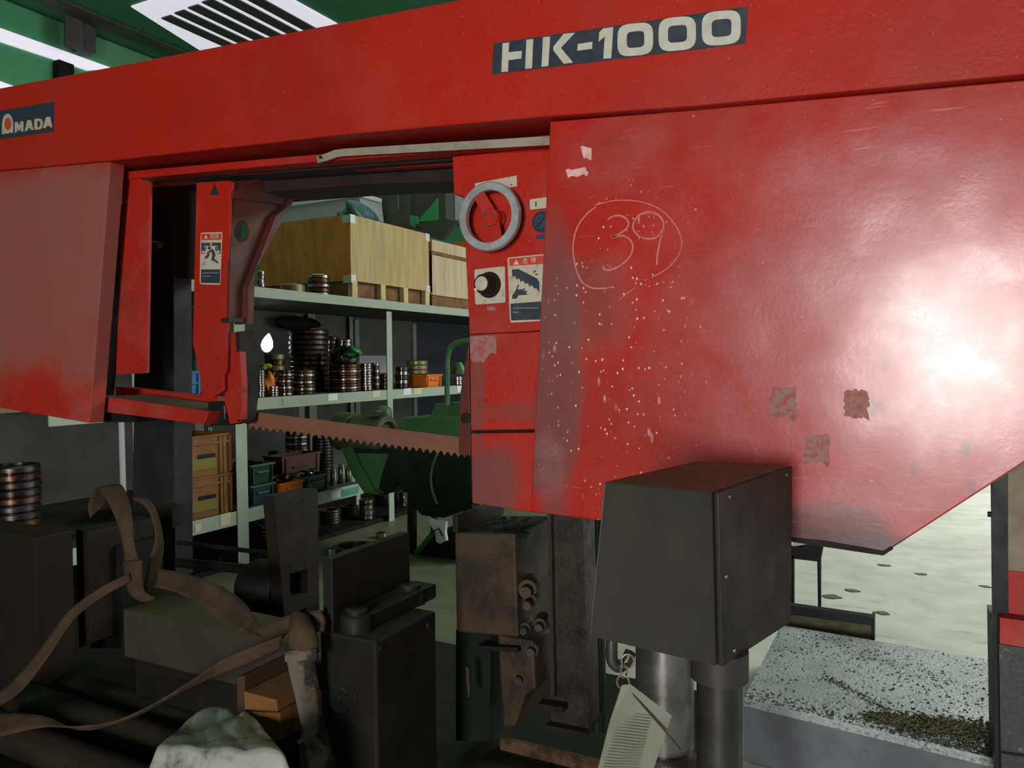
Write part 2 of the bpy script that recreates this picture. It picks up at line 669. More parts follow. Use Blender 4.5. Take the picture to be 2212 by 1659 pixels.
M['blade'] = plain('blade_rust', (0.215, 0.088, 0.052), 0.5, 0.25, c2=(0.18, 0.078, 0.050), scale=5, stretch=(0.3, 1, 4))
M['rust'] = plain('rust_chain', (0.1000, 0.0575, 0.0300), 0.6, 0.3, c2=(0.0350, 0.0200, 0.0125), scale=20, spec=0.3)
M['ply'] = plain('plywood', (0.5400, 0.3960, 0.1710), 0.65, c2=(0.4230, 0.2970, 0.1350), scale=5, stretch=(1, 3, 0.35), lo=0.35, hi=0.7)
M['ply_end_lit'] = plain('plywood_end_lit', (0.80, 0.29, 0.06), 0.65, c2=(0.62, 0.21, 0.045), scale=6, stretch=(2, 1, 0.5))  # crate ends coloured brighter and warmer in place of missing warm light
M['ply_pale'] = plain('plywood_pale', (0.58, 0.47, 0.30), 0.65, c2=(0.46, 0.36, 0.22), scale=5, stretch=(1, 3, 0.35))
M['skid'] = plain('pallet_wood', (0.22, 0.10, 0.035), 0.75, c2=(0.14, 0.06, 0.02), scale=9)
M['pine'] = plain('pine_block', (0.62, 0.54, 0.26), 0.7, c2=(0.52, 0.42, 0.18), scale=30)
M['corner'] = plain('corner_bracket', (0.62, 0.68, 0.62), 0.45, 0.2)
M['shelf'] = plain('pale_green_shelf_paint', (0.36, 0.42, 0.33), 0.6, c2=(0.28, 0.32, 0.25), scale=6, lo=0.5, hi=0.75)
M['panel'] = plain('grey_board', (0.145, 0.150, 0.130), 0.7, c2=(0.115, 0.118, 0.105), scale=3)
M['panel_blue'] = plain('dark_blue_board', (0.045, 0.048, 0.075), 0.6, c2=(0.06, 0.06, 0.07), scale=3)
M['steel'] = plain('turned_steel', (0.48, 0.46, 0.42), 0.22, 1.0, c2=(0.34, 0.31, 0.27), scale=18)
M['steel_dark'] = plain('dark_turned_steel', (0.10, 0.095, 0.095), 0.28, 0.9, c2=(0.06, 0.05, 0.05), scale=10)
M['steel_brown'] = plain('oiled_brown_steel', (0.17, 0.105, 0.068), 0.28, 0.9, c2=(0.08, 0.045, 0.03), scale=9)
M['steel_olive'] = plain('olive_greased_steel', (0.27, 0.25, 0.12), 0.4, 0.5, c2=(0.20, 0.18, 0.08), scale=9)
M['orange'] = plain('orange_plastic', (0.75, 0.20, 0.015), 0.5, c2=(0.62, 0.16, 0.012), scale=7)
M['yellow'] = plain('amber_crate_plastic', (0.22, 0.085, 0.010), 0.55, c2=(0.16, 0.06, 0.008), scale=7)
M['crate_label'] = plain('crate_label', (0.18, 0.15, 0.02), 0.7)
M['shaded_lid'] = plain('shaded_brown_grey_lid', (0.0175, 0.0155, 0.0125), 0.55, c2=(0.023, 0.018, 0.013), scale=5, bump=0.03, spec=0.2)  # box paint darkened in colour for the shade on its right side
M['brown_pl'] = plain('brown_plastic', (0.06, 0.02, 0.01), 0.5)
M['green_pl'] = plain('green_plastic', (0.006, 0.050, 0.028), 0.45, c2=(0.005, 0.035, 0.02), scale=8)
M['teal_pl'] = plain('teal_plastic', (0.006, 0.042, 0.055), 0.45)
M['dgreen_pl'] = plain('bottle_green_plastic', (0.012, 0.035, 0.02), 0.45)
M['blue_pl'] = plain('blue_plastic', (0.02, 0.14, 0.38), 0.45)
M['rim'] = plain('plastic_rim', (0.07, 0.15, 0.115), 0.4)
M['card'] = plain('white_card', (0.72, 0.76, 0.76), 0.7)
M['card_tan'] = plain('tan_card', (0.60, 0.55, 0.36), 0.7)
M['tealcard'] = plain('teal_card', (0.05, 0.28, 0.22), 0.6)
M['net'] = plain('teal_netting', (0.02, 0.14, 0.12), 0.45, c2=(0.01, 0.05, 0.06), scale=30, bump=0.5, bscale=40)
M['gwrap'] = plain('green_film', (0.05, 0.30, 0.08), 0.15, c2=(0.02, 0.08, 0.03), scale=40, bump=0.4, bscale=60)
M['mach_green'] = plain('machine_green_paint', (0.040, 0.135, 0.045), 0.5, c2=(0.03, 0.10, 0.035), scale=4)
M['mach_dark'] = plain('dark_green_black', (0.0060, 0.0108, 0.0072), 0.5, c2=(0.0096, 0.0132, 0.0084), scale=6, spec=0.2)
M['mach_olive'] = plain('dusty_olive_motor', (0.075, 0.090, 0.045), 0.55, c2=(0.05, 0.06, 0.03), scale=6)
M['wall_green'] = plain('wall_green_paint', (0.075, 0.36, 0.17), 0.65, c2=(0.11, 0.33, 0.17), scale=1.2)
M['roof_green'] = plain('roof_green_paint', (0.045, 0.20, 0.10), 0.7)
M['olive'] = plain('olive_steelwork', (0.070, 0.072, 0.052), 0.65, c2=(0.055, 0.055, 0.042), scale=3)
M['slat'] = plain('dark_slat', (0.055, 0.05, 0.052), 0.7)
M['ltgrey'] = plain('light_grey_sheet', (0.40, 0.40, 0.42), 0.55)
M['white_sheet'] = plain('white_sheet', (0.62, 0.62, 0.64), 0.55)
M['bright_green'] = plain('bright_green_plate', (0.04, 0.33, 0.10), 0.5)
M['window'] = glow('daylit_glazing', (0.80, 0.76, 0.86), 0.72)
M['lamp'] = glow('lit_lamp', (1.0, 0.98, 0.95), 6.0)
M['web'] = plain('webbing', (0.0675, 0.0425, 0.0260), 0.85, c2=(0.0375, 0.0250, 0.0180), scale=7, stretch=(1, 1, 1), bump=0.35, bscale=260, spec=0.2)
M['web_grey'] = plain('webbing_grey', (0.1100, 0.0908, 0.0688), 0.85, c2=(0.0165, 0.0143, 0.0132), scale=6, lo=0.45, hi=0.55, bump=0.35, bscale=260, spec=0.2)
M['bag'] = plain('white_bag', (0.30, 0.31, 0.28), 0.45, c2=(0.055, 0.065, 0.045), scale=7, lo=0.44, hi=0.62, bump=0.3, bscale=22, spec=0.4)
M['oakblk'] = plain('amber_wood', (0.1710, 0.0765, 0.0203), 0.65, c2=(0.1170, 0.0495, 0.0135), scale=8, stretch=(0.5, 1, 4), spec=0.3)
M['dkwood'] = plain('dark_wood', (0.0520, 0.0300, 0.0180), 0.7, spec=0.2)
M['billet'] = plain('dull_billet', (0.0425, 0.0360, 0.0275), 0.6, c2=(0.0300, 0.0250, 0.0200), scale=5, dust=(0.0625, 0.0675, 0.0300), dust_light_amt=0.9, spec=0.2)
M['bed'] = plain('oily_bed_steel', (0.0150, 0.0125, 0.0110), 0.5, c2=(0.0100, 0.0100, 0.0080), scale=5, dust=(0.0130, 0.0150, 0.0090), spec=0.15)
M['roller'] = plain('worn_roller', (0.0338, 0.0261, 0.0203), 0.5, 0.3, c2=(0.0135, 0.0117, 0.0090), scale=4, spec=0.2)
M['paper'] = plain('tag_paper', (0.2200, 0.2250, 0.1800), 0.7, c2=(0.1800, 0.1850, 0.1400), scale=9, spec=0.3)
M['tag_line'] = plain('tag_lines', (0.1350, 0.1400, 0.1100), 0.8, spec=0.2)
M['wire'] = plain('tag_ring', (0.1800, 0.1500, 0.1000), 0.5, 0.4)
M['plastic_bag'] = plain('white_packet', (0.66, 0.68, 0.70), 0.3)


def tray_mat():
    t = NT('chip_strewn_tray')
    col = t.mix(t.ramp(t.noise(4, 5), 0.35, 0.7), (0.42, 0.45, 0.46), (0.30, 0.33, 0.33))
    ch = t.math('MULTIPLY', t.ramp(t.voro(70), 0.42, 0.28), t.ramp(t.noise(9, 4), 0.38, 0.60))
    col = t.mix(t.math('MULTIPLY', ch, 0.75), col, (0.09, 0.105, 0.09))
    col = t.mix(t.math('MULTIPLY', t.ramp(t.noise(3, 5, off=(4, 2, 0)), 0.56, 0.72), 0.7), col, (0.14, 0.16, 0.11))
    t.bump(t.noise(80, 4), 0.4, 0.01)
    return t.out(col, 0.45, 0.2)


M['tray'] = tray_mat()
M['tray_side'] = plain('tray_side_paint', (0.1440, 0.1560, 0.1740), 0.5, c2=(0.0960, 0.1020, 0.1140), scale=4)
M['chips'] = plain('steel_chips', (0.13, 0.14, 0.12), 0.4, 0.5, c2=(0.05, 0.06, 0.04), scale=12)
M['moss'] = plain('olive_swarf', (0.10, 0.095, 0.045), 0.8, c2=(0.05, 0.05, 0.025), scale=20, bump=0.4, bscale=60)
M['speckled'] = plain('speckled_charcoal', (0.0270, 0.0270, 0.0288), 0.6, c2=(0.0960, 0.0960, 0.0960), scale=40, lo=0.62, hi=0.72)
M['olive_panel'] = plain('dusty_olive_panel', (0.17, 0.145, 0.085), 0.6, c2=(0.10, 0.075, 0.05), scale=7)
M['post'] = plain('blue_black_post', (0.0100, 0.0105, 0.0130), 0.5, spec=0.2)


def floor_mat():
    t = NT('worn_concrete')
    col = t.mix(t.ramp(t.noise(1.1, 6), 0.35, 0.7), (0.60, 0.60, 0.55), (0.50, 0.50, 0.45))
    sc = t.ramp(t.noise(3.0, 5, 0.65, (0.7, 3.0, 1)), 0.60, 0.70)
    col = t.mix(t.math('MULTIPLY', sc, 0.55), col, (0.30, 0.29, 0.25))
    o = t.xyz()
    floor_shade = t.ramp(t.math('ADD', o[0], t.math('MULTIPLY', t.noise(1.5, 4), 0.8)), -0.7, -1.4)
    col = t.mix(t.math('MULTIPLY', floor_shade, 0.92), col, (0.095, 0.105, 0.055))  # floor towards the rack darkened in colour for the shade there
    t.bump(t.noise(30, 4), 0.1, 0.01)
    return t.out(col, t.ramp(t.noise(5, 4), 0.3, 0.7, 0.35, 0.6))


M['floor'] = floor_mat()
M['floor_scrap'] = plain('floor_scraps', (0.11, 0.095, 0.075), 0.8)
# ------------------------------------------------------------------ the building


def struct(name, vf, mat, parent=None, label=None, **kw):
    o = obj(name, vf, mat, parent, **kw)
    o['kind'] = 'structure'
    if label:
        o['label'] = label
    return o


XL, XR, YB, YF, ZC = -9.5, 8.0, 18.0, -5.0, 5.85
fl = struct('floor', box(XL - 0.2, XR + 6, YF - 4, YB + 0.2, -0.15, 0.0), M['floor'], label='worn pale concrete workshop floor')
wl = struct('wall_left', box(XL - 0.2, XL, YF, YB, 0, ZC), M['wall_green'], label='green painted wall with daylit strips behind the saw')
struct('wall_back', box(XL, XR, YB, YB + 0.2, 0, ZC), M['wall_grey'], label='light grey far wall')
struct('wall_front', join(box(XL, -0.45, YF - 0.2, YF, 0, ZC), box(1.3, XR, YF - 0.2, YF, 0, ZC), box(-0.45, 1.3, YF - 0.2, YF, 2.7, ZC)), M['wall_grey'],
       label='wall with a doorway behind the photographer')
struct('wall_right', join(box(XR, XR + 0.2, YF, 4.2, 0, ZC), box(XR, XR + 0.2, 13.0, YB, 0, ZC), box(XR, XR + 0.2, 4.2, 13.0, 4.5, ZC)), M['wall_grey'],
       label='wall with the wide side doorway')
cl = struct('ceiling', box(XL - 0.2, XR + 0.2, YF - 0.2, YB + 0.2, ZC + 0.02, ZC + 0.2), M['roof_green'], label='dark green roof')

# daylit strips in the green wall
for i, pts in enumerate((((-200, -12), (0, 60), (245, 148), (190, 152), (0, 89), (-200, 20)), ((-200, 103), (0, 175), (30, 186), (30, 240), (-200, 180)))):
    o = struct('window_%d' % (i + 1), prX(pts, XL + 0.03, 0.03), M['window'], label=('upper' if i == 0 else 'lower') + ' white daylit strip in the green wall')
# translucent roof sheet with dark slats
rp = [onZ(x, y, ZC) for x, y in ((283, 15), (330, -9), (420, -60), (560, -60), (640, 0), (720, 46), (475, 112), (352, 45))]
sky = struct('window_3', extrude([onZ(x, y, ZC) for x, y in ((283, 15), (520, -62), (718, 47), (800, 95), (560, 190))], (0, 0, 0.015)), M['window'],
             label='white translucent roof sheet crossed by dark slats')
c0 = onZ(348, 37, ZC)          # first slat begins here, slats run along +Y
c1 = onZ(505, -25, ZC)
for k in range(6):
    p = c0.lerp(c1, k / 5.2)
    wd = (c1 - c0).length / 5.2 * 0.66
    struct('roof_slat', box(p.x - wd / 2 + wd * 0.5, p.x + wd / 2 + wd * 0.5, p.y, p.y + 9, ZC - 0.02, ZC - 0.005), M['slat'], sky)

# crane runway beam along the wall, its bracket post and a drop post
bm_ = thing('runway_beam', (XL + 0.5, 7, 0), 'olive steel runway beam under the roof at upper left', 'beam')
XB = XL + 0.55
lo = [onX(x, y, XB) for x, y in ((150, -2), (205, 34), (305, 76), (445, 120))]
z0 = onX(205, 36, XB).z
z1 = onX(205, -4, XB).z
y0 = onX(60, 0, XB).y
obj('flange', box(XB - 0.25, XB + 0.05, y0, 17.5, z0, z0 + 0.03), M['olive'], bm_)
obj('web', box(XB - 0.12, XB - 0.09, y0, 17.5, z0 + 0.03, z1), M['olive'], bm_)
obj('flange', box(XB - 0.25, XB + 0.05, y0, 17.5, z1 - 0.02, z1 + 0.01), M['mach_dark'], bm_)
ya = onX(330, 60, XB).y
for k in range(6):
    obj('clip', box(XB + 0.05, XB + 0.09, ya + k * 0.75, ya + k * 0.75 + 0.14, z1 - 0.06, z1 + 0.03), M['mach_dark'], bm_)
obj('cable', cyl((XB + 0.06, y0, z1 + 0.04), (XB + 0.06, 17.5, z1 + 0.04), 0.02, 8), M['mach_dark'], bm_)
pp = thing('bracket_post', (XL + 0.3, onX(172, 60, XL + 0.3).y, 0), 'dark olive steel post on the green wall below the roof', 'post')
obj('flange', prX(((141, -40), (180, -40), (180, 110), (141, 100)), XL + 0.3, 0.03), M['olive'], pp)
obj('flange', prX(((180, -40), (206, -40), (207, 116), (180, 106)), XL + 0.26, 0.22), M['slat'], pp)
obj('wall_drop_post', prX(((127, 128), (160, 140), (160, 185), (127, 185)), XL + 0.12, 0.12), M['black'], pp)

# ------------------------------------------------------------------ far background seen through the frame
YD = 8.6
duct_z = onY(700, 446, YD).z
du = thing('overhead_duct', onY(700, 440, YD), 'light grey overhead duct running across behind the wooden crate', 'duct')
obj('duct_side', prY(((560, 454), (777, 424), (782, 468), (560, 497)), YD, 0.5), M['ltgrey'], du)
obj('duct_ledge', prY(((560, 446), (620, 437), (777, 415), (777, 424), (620, 446), (560, 454)), YD - 0.06, 0.5), M['white_sheet'], du)
obj('upper_panel', prY(((560, 400), (700, 380), (729, 404), (729, 418), (560, 444)), YD + 0.25, 0.4), M['panel'], du)
for hx_ in (-8.6, -6.4):
    obj('hanger_rod', cyl((hx_, YD + 0.3, duct_z - 0.1), (hx_, YD + 0.3, ZC), 0.012, 8), M['olive'], du)
YH = 9.2
hp = thing('steel_hopper', onY(870, 520, YH), 'dark olive steel hopper column with a green gusset behind the crates', 'hopper')
obj('column_face', prY(((778, 380), (885, 370), (885, 1080), (778, 1080)), YH, 0.5), M['olive'], hp)
obj('column_side', prY(((885, 370), (962, 385), (963, 474), (885, 490)), YH + 0.05, 0.5), M['slat'], hp)
obj('notice', prY(((813, 398), (838, 395), (838, 406), (814, 408)), YH - 0.01, 0.01), M['card'], hp)
obj('gusset', prY(((901, 479), (945, 428), (945, 477)), YH + 0.02, 0.03), M['bright_green'], hp)
obj('gusset_foot', prY(((885, 464), (901, 467), (901, 482), (893, 490), (885, 485)), YH - 0.02, 0.06), M['bright_green'], hp)
obj('chute', prY(((895, 484), (962, 472), (985, 478), (952, 518), (930, 512), (915, 495)), YH - 0.1, 0.1), M['olive'], hp)
sunlit_strip = obj('end_panel', prY(((963, 385), (1003, 385), (1003, 470), (985, 476), (963, 471)), YH + 0.3, 0.3), M['white_sheet'], hp)  # white panel stands in for a sunlit strip of wall
# ------------------------------------------------------------------ the saw head (hangs on its columns, slightly canted)
YBM, YD0, YP, YR = 1.97, 2.0, 2.12, 2.10
head = thing('saw_head', onY(1200, 1105, 2.3), 'large red canted band saw head spanning the whole view', 'band saw')

beam = obj('beam', prY(((-420, 271), (0, 190), (480, 98), (980, 1), (1400, -83), (2000, -206), (2600, -330), (2600, 122), (2212, 160), (1500, 229), (1188, 251), (750, 290), (237, 347), (0, 368), (-420, 407)), YBM, 0.36),
           M['red_beam'], head, bevel=0.006)
# sign with model lettering
S1 = lambda p: mp(p, 3.6867, 1040, 0)
sign = obj('model_sign', prY(S1(((95, 345), (2120, 50), (2105, 345), (85, 592))), YBM - 0.0015, 0.001), M['navy'], beam)
LY = YBM - 0.0035


def letter(loops, mat=M['cream'], s=S1, Y=LY, dep=0.0018, parent=beam, name='letter', holes=()):
    lp = [onY(x, y, Y) for x, y in s(loops)]
    hl = [[onY(x, y, Y) for x, y in s(h)] for h in holes]
    return obj(name, extrude(lp, (0, dep, 0), hl), mat, parent)


for pl in (((168, 345), (220, 338), (215, 415), (322, 405), (318, 465), (214, 480), (211, 570), (158, 574)),
           ((358, 315), (412, 310), (402, 543), (347, 550)),
           ((490, 295), (547, 290), (532, 525), (478, 532)),
           ((655, 268), (745, 260), (632, 380), (730, 498), (655, 508), (572, 400), (572, 372)),
           ((766, 350), (884, 332), (880, 388), (762, 404)),
           ((970, 225), (1050, 215), (1033, 464), (970, 468), (982, 290), (932, 332), (938, 258))):
    letter(pl)
for (cx, cy, rx, ry, ix, iy) in ((1225, 314, 142, 129, 70, 65), (1559, 269, 149, 134, 76, 68), (1910, 222, 155, 136, 79, 70)):
    letter(ell(cx, cy, rx, ry, 40, 3.6, -0.085), holes=(ell(cx + 2, cy, ix, iy, 32, 4.5, -0.085),))
# maker's plate, cut by the left border of the photograph
S2 = lambda p: mp(p, 13.82, 0, 200)
obj('maker_plate', prY(S2(((-260, 585), (1610, 270), (1595, 1160), (-260, 1435))), YBM - 0.0015, 0.001), M['navy'], beam)
AM = M['cream_worn']
letter(((50, 1240), (60, 950), (80, 800), (120, 700), (170, 650), (225, 630), (290, 650), (340, 720), (375, 830), (385, 950), (380, 1200), (335, 1205), (300, 1180), (220, 1225), (160, 1215), (110, 1245)), AM, S2)
letter(ell(230, 935, 98, 182, 28), M['logo_red'], S2, LY - 0.0012, 0.001, name='logo_disc')
letter(((440, 1195), (440, 885), (515, 872), (568, 985), (618, 858), (692, 852), (692, 1160), (630, 1168), (625, 1000), (585, 1130), (545, 1135), (505, 1010), (505, 1182)), AM, S2)
letter(((735, 1150), (810, 825), (920, 820), (990, 1110), (930, 1120), (912, 1065), (825, 1082), (800, 1145)), AM, S2, holes=(((850, 1030), (862, 965), (880, 1025)),))
letter(((1025, 1105), (1025, 790), (1150, 770), (1240, 790), (1280, 880), (1270, 1000), (1220, 1080), (1130, 1105)), AM, S2, holes=(((1105, 1030), (1105, 855), (1170, 845), (1205, 920), (1190, 1010), (1140, 1035)),))
letter(((1285, 1060), (1370, 735), (1490, 720), (1555, 1030), (1500, 1040), (1478, 985), (1375, 1005), (1350, 1060)), AM, S2, holes=(((1395, 940), (1412, 870), (1430, 935)),))

# big wheel door on the right
door = obj('wheel_door', prY(((1188, 262), (1500, 237), (2212, 172), (2560, 140), (2560, 779), (2212, 1000), (1908, 1197), (1890, 1194), (1710, 1166), (1290, 1124), (1145, 1106)), YD0, 0.022), M['red_door'], head, bevel=0.004)
obj('wheel_housing', prY(((1200, 300), (2540, 175), (2540, 760), (2200, 985), (1900, 1170), (1300, 1105), (1160, 1085)), YD0 + 0.15, 0.42), M['red_grimy'], head)
obj('hem', prY(((1700, 1160), (1780, 1168), (1890, 1187), (1908, 1190), (1925, 1180), (1930, 1186), (1908, 1200), (1885, 1197), (1700, 1169)), YD0 - 0.003, 0.004), M['black'], door)
SD = YD0 - 0.0006
S3 = lambda p: mp(p, 3.385, 970, 230)
for pts, wpx in (
        (((1075, 735), (1010, 785), (940, 880), (908, 1010), (920, 1150), (965, 1270), (1040, 1325), (1130, 1330), (1210, 1318)), 3.4),
        (((1065, 722), (1200, 690), (1330, 688), (1450, 710), (1560, 765), (1650, 860), (1700, 970), (1690, 1060), (1640, 1140), (1560, 1210), (1480, 1250)), 2.3),
        (((1160, 828), (1200, 803), (1260, 800), (1310, 840), (1300, 890), (1240, 935), (1185, 958), (1260, 945), (1320, 970), (1345, 1030), (1320, 1100), (1250, 1165), (1180, 1195), (1135, 1190), (1130, 1165)), 3.6),
        (((1560, 900), (1520, 955), (1450, 968), (1380, 940), (1345, 880), (1375, 810), (1440, 775), (1510, 780), (1560, 830), (1568, 890), (1545, 980), (1525, 1080), (1520, 1160)), 3.6),
        (((1240, 1420), (1300, 1370), (1360, 1325)), 2.0)):
    obj('chalk_mark', stroke(S3(pts), SD, wpx), M['chalk'], door)
S4 = S3
for pts in (((962, 295), (978, 288), (1010, 298), (1042, 306), (1040, 395), (1018, 385), (1005, 374), (985, 383)),
            ((852, 462), (870, 455), (900, 463), (990, 443), (1000, 448), (1003, 470), (1020, 480), (1008, 510), (980, 495), (940, 515), (895, 508), (870, 522))):
    obj('tape_scrap', prY(S4(pts), SD - 0.0004, 0.0009), M['tape'], door)
for c, r, sd in (((1692, 868), 32, 1), ((1850, 872), 30, 2), ((1765, 968), 30, 3)):
    rnd = random.Random(sd)
    pts = []
    for k in range(36):
        a = 2 * math.pi * k / 36
        rr = r / max(abs(math.cos(a)), abs(math.sin(a))) ** 0.8 * rnd.uniform(0.86, 1.08)
        if math.sin(a) > 0.5 and rnd.random() < 0.5:
            rr *= rnd.uniform(1.1, 1.45)
        pts.append((c[0] + rr * math.cos(a) * 0.9, c[1] + rr * math.sin(a)))
    obj('sticker_residue', prY(pts, SD - 0.0002, 0.0007), M['residue'], door)

# idler wheel cover on the left
cov = obj('idler_cover', prY(((-420, 402), (0, 370), (238, 349), (193, 914), (0, 881), (-420, 812)), 1.985, 0.065), M['red_dusty'], head, bevel=0.004)
obj('idler_housing', prY(((-420, 440), (150, 420), (110, 860), (-420, 790)), 2.06, 0.3), M['shaded_interior'], head)
# soffit coloured near-black for the shadow gap below the beam, and the red rails
soff = obj('soffit', prY(((237, 348), (750, 292), (1200, 252), (1200, 330), (985, 345), (640, 370), (300, 395), (240, 390)), 2.16, 0.1), M['shaded_interior'], head)
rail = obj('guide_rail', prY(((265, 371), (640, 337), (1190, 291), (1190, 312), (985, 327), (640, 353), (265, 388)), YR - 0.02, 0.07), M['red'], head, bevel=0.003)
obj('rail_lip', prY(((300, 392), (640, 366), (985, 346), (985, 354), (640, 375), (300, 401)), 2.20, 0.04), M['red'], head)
obj('return_channel', prY(((520, 386), (640, 374), (985, 352), (985, 392), (820, 396), (720, 403), (660, 408), (520, 420)), 2.27, 0.2), M['shaded_interior'], head)
obj('flat_bar', extrude([onY(x, y, 2.055) for x, y in ((683, 338), (705, 331), (722, 324), (745, 321), (1187, 294), (1187, 313), (745, 337), (728, 339), (708, 346), (686, 352))], (0, 0.006, 0)), M['bar'], head)
pb = onY(694, 340, 2.055)
obj('bolt', cyl(pb, pb + Vector((0, -0.007, 0)), 0.0055, 12), M['greypole'], head)
post = obj('frame_post', prY(((265, 376), (324, 392), (317, 806), (250, 809)), YR - 0.01, 0.014), M['red_worn'], head, bevel=0.003)
obj('return_housing', prY(((326, 388), (432, 380), (424, 604), (326, 592)), 2.42, 0.25), M['shaded_interior'], head)
obj('pipe_stub', cyl(onY(322, 527, 2.33), onY(346, 530, 2.33), 0.016, 14), M['red_shade_grime'], head)
arm = obj('lower_arm', prY(((227, 856), (452, 889), (440, 917), (225, 890)), 2.07, 0.2), M['red_worn'], head, bevel=0.003)
obj('arm_foot', prY(((222, 888), (290, 900), (296, 912), (222, 912)), 2.1, 0.12), M['black'], head)
obj('back_cover', prY(((250, 835), (470, 858), (470, 880), (250, 868)), 2.30, 0.05), M['red_grimy'], head)

# left blade guide arm
S5 = lambda p: mp(p, 2.764, 200, 330)
ga = obj('guide_arm', prY(S5(((620, 178), (815, 165), (838, 175), (835, 215), (822, 240), (808, 1000), (800, 1300), (785, 1330), (785, 1420), (720, 1462), (652, 1455), (637, 1310), (598, 1140))), YR, 0.012), M['red'], head, bevel=0.002)
XA = onY(496, 500, YR).x
web = extrude([onX(x, y, XA) for x, y in ((502, 392), (585, 402), (620, 432), (596, 466), (540, 618), (540, 690), (494, 690))], (-0.012, 0, 0), ([onX(x, y, XA) for x, y in ell(522, 500, 16.5, 23.5, 24)],))
obj('arm_web', web, M['red_shade_grime'], head)
obj('arm_flange', prX(((596, 466), (621, 446), (634, 420), (640, 424), (551, 584), (547, 700), (535, 700), (537, 620)), XA + 0.03, 0.07), M['red_shade_grime'], head)
obj('arm_head', prX(((503, 392), (590, 384), (640, 392), (645, 406), (620, 446), (596, 440), (504, 428)), XA + 0.012, 0.05), M['red_shade_grime'], head)
obj('arm_bracket', prY(((587, 384), (663, 384), (663, 396), (618, 398), (594, 426), (588, 408)), 2.34, 0.03), M['red'], head)
obj('arm_ledge', prX(((494, 686), (540, 687), (540, 696), (494, 696)), XA + 0.02, 0.04), M['column'], head)
obj('guide_head', prY(((500, 718), (516, 717), (522, 833), (521, 912), (497, 916), (485, 868), (485, 812), (491, 793)), YR + 0.02, 0.03), M['red'], head, bevel=0.001)
XG = onY(519, 800, YR + 0.02).x
obj('guide_plate', prX(((516, 717), (547, 713), (556, 746), (560, 840), (553, 905), (541, 916), (521, 912), (522, 833)), XG, 0.02), M['vise2'], head, bevel=0.002)
for x, y in ((519, 843), (469, 772), (470, 835), (446, 832)):
    p = onY(x, y, YR)
    obj('bolt', cyl(p + Vector((0, 0.003, 0)), p + Vector((0, -0.004, 0)), 0.0065, 12), M['red_grimy'], head)
obj('guide_block', prY(((448, 868), (486, 866), (500, 905), (500, 918), (452, 920)), YR + 0.03, 0.06), M['black'], head, bevel=0.004)
p = onY(485, 872, YR)
for k in range(6):
    a, b = onY(485 + k * 0.3, 876 + k * 5, YR + 0.015), onY(485 + k * 0.3, 880 + k * 5, YR + 0.015)
    obj('brush_coil', cyl(a, b, 0.0042, 10, ch=0.001), M['chrome'], head)
obj('pointer_mark', prY(((463, 396.6), (473, 421), (452.4, 422)), YR - 0.0012, 0.001), M['column'], ga)

# pictogram label on the guide arm
S6 = lambda p: mp(p, 6.636, 420, 380)
Yq = YR - 0.0006


def decal(pts, mat, layer, parent, s, Y0, name='print', holes=()):
    Y = Y0 - 0.0007 * layer
    lp = [onY(x, y, Y) for x, y in s(pts)]
    return obj(name, extrude(lp, (0, 0.0007, 0), [[onY(x, y, Y) for x, y in s(h)] for h in holes]), mat, parent)


lab = decal(((100, 812), (395, 805), (398, 840), (372, 1545), (350, 1562), (95, 1553), (75, 1525), (88, 850)), M['cream_worn'], 0, ga, S6, Yq, 'warning_label')
decal(((100, 832), (384, 824), (380, 914), (97, 920)), M['label_red'], 1, ga, S6, Yq)
decal(((140, 900), (165, 845), (190, 897)), M['cream'], 2, ga, S6, Yq)
decal(((97, 960), (378, 955), (374, 1114), (330, 1116), (330, 1000), (140, 1004), (142, 1117), (95, 1118)), M['label_ink'], 1, ga, S6, Yq)
decal(ell(238, 978, 12, 16, 12), M['cream'], 2, ga, S6, Yq)
decal(ell(122, 1090, 16, 18, 12), M['cream'], 2, ga, S6, Yq)
decal(ell(345, 1088, 16, 18, 12), M['cream'], 2, ga, S6, Yq)
decal(((148, 1020), (172, 1010), (160, 1060), (140, 1100)), M['label_ink'], 1, ga, S6, Yq)
decal(((298, 1012), (322, 1010), (318, 1090), (300, 1070)), M['label_ink'], 1, ga, S6, Yq)
decal(ell(212, 1034, 22, 26, 14), M['label_ink'], 1, ga, S6, Yq)
decal(((256, 1042), (292, 1090), (300, 1140), (280, 1180), (345, 1240), (335, 1256), (270, 1215), (242, 1212), (256, 1130), (240, 1090), (178, 1120), (170, 1105)), M['label_ink'], 1, ga, S6, Yq)
decal(((205, 1110), (222, 1116), (190, 1180), (150, 1192), (146, 1160), (168, 1140)), M['label_ink'], 1, ga, S6, Yq, holes=(((160, 1165), (182, 1160), (172, 1180)),))
decal(((95, 1340), (370, 1340), (364, 1540), (90, 1532)), M['navy'], 1, ga, S6, Yq)
decal(((110, 1384), (348, 1384), (347, 1398), (110, 1398)), M['print'], 2, ga, S6, Yq)
decal(((110, 1434), (236, 1432), (236, 1444), (110, 1446)), M['print'], 2, ga, S6, Yq)


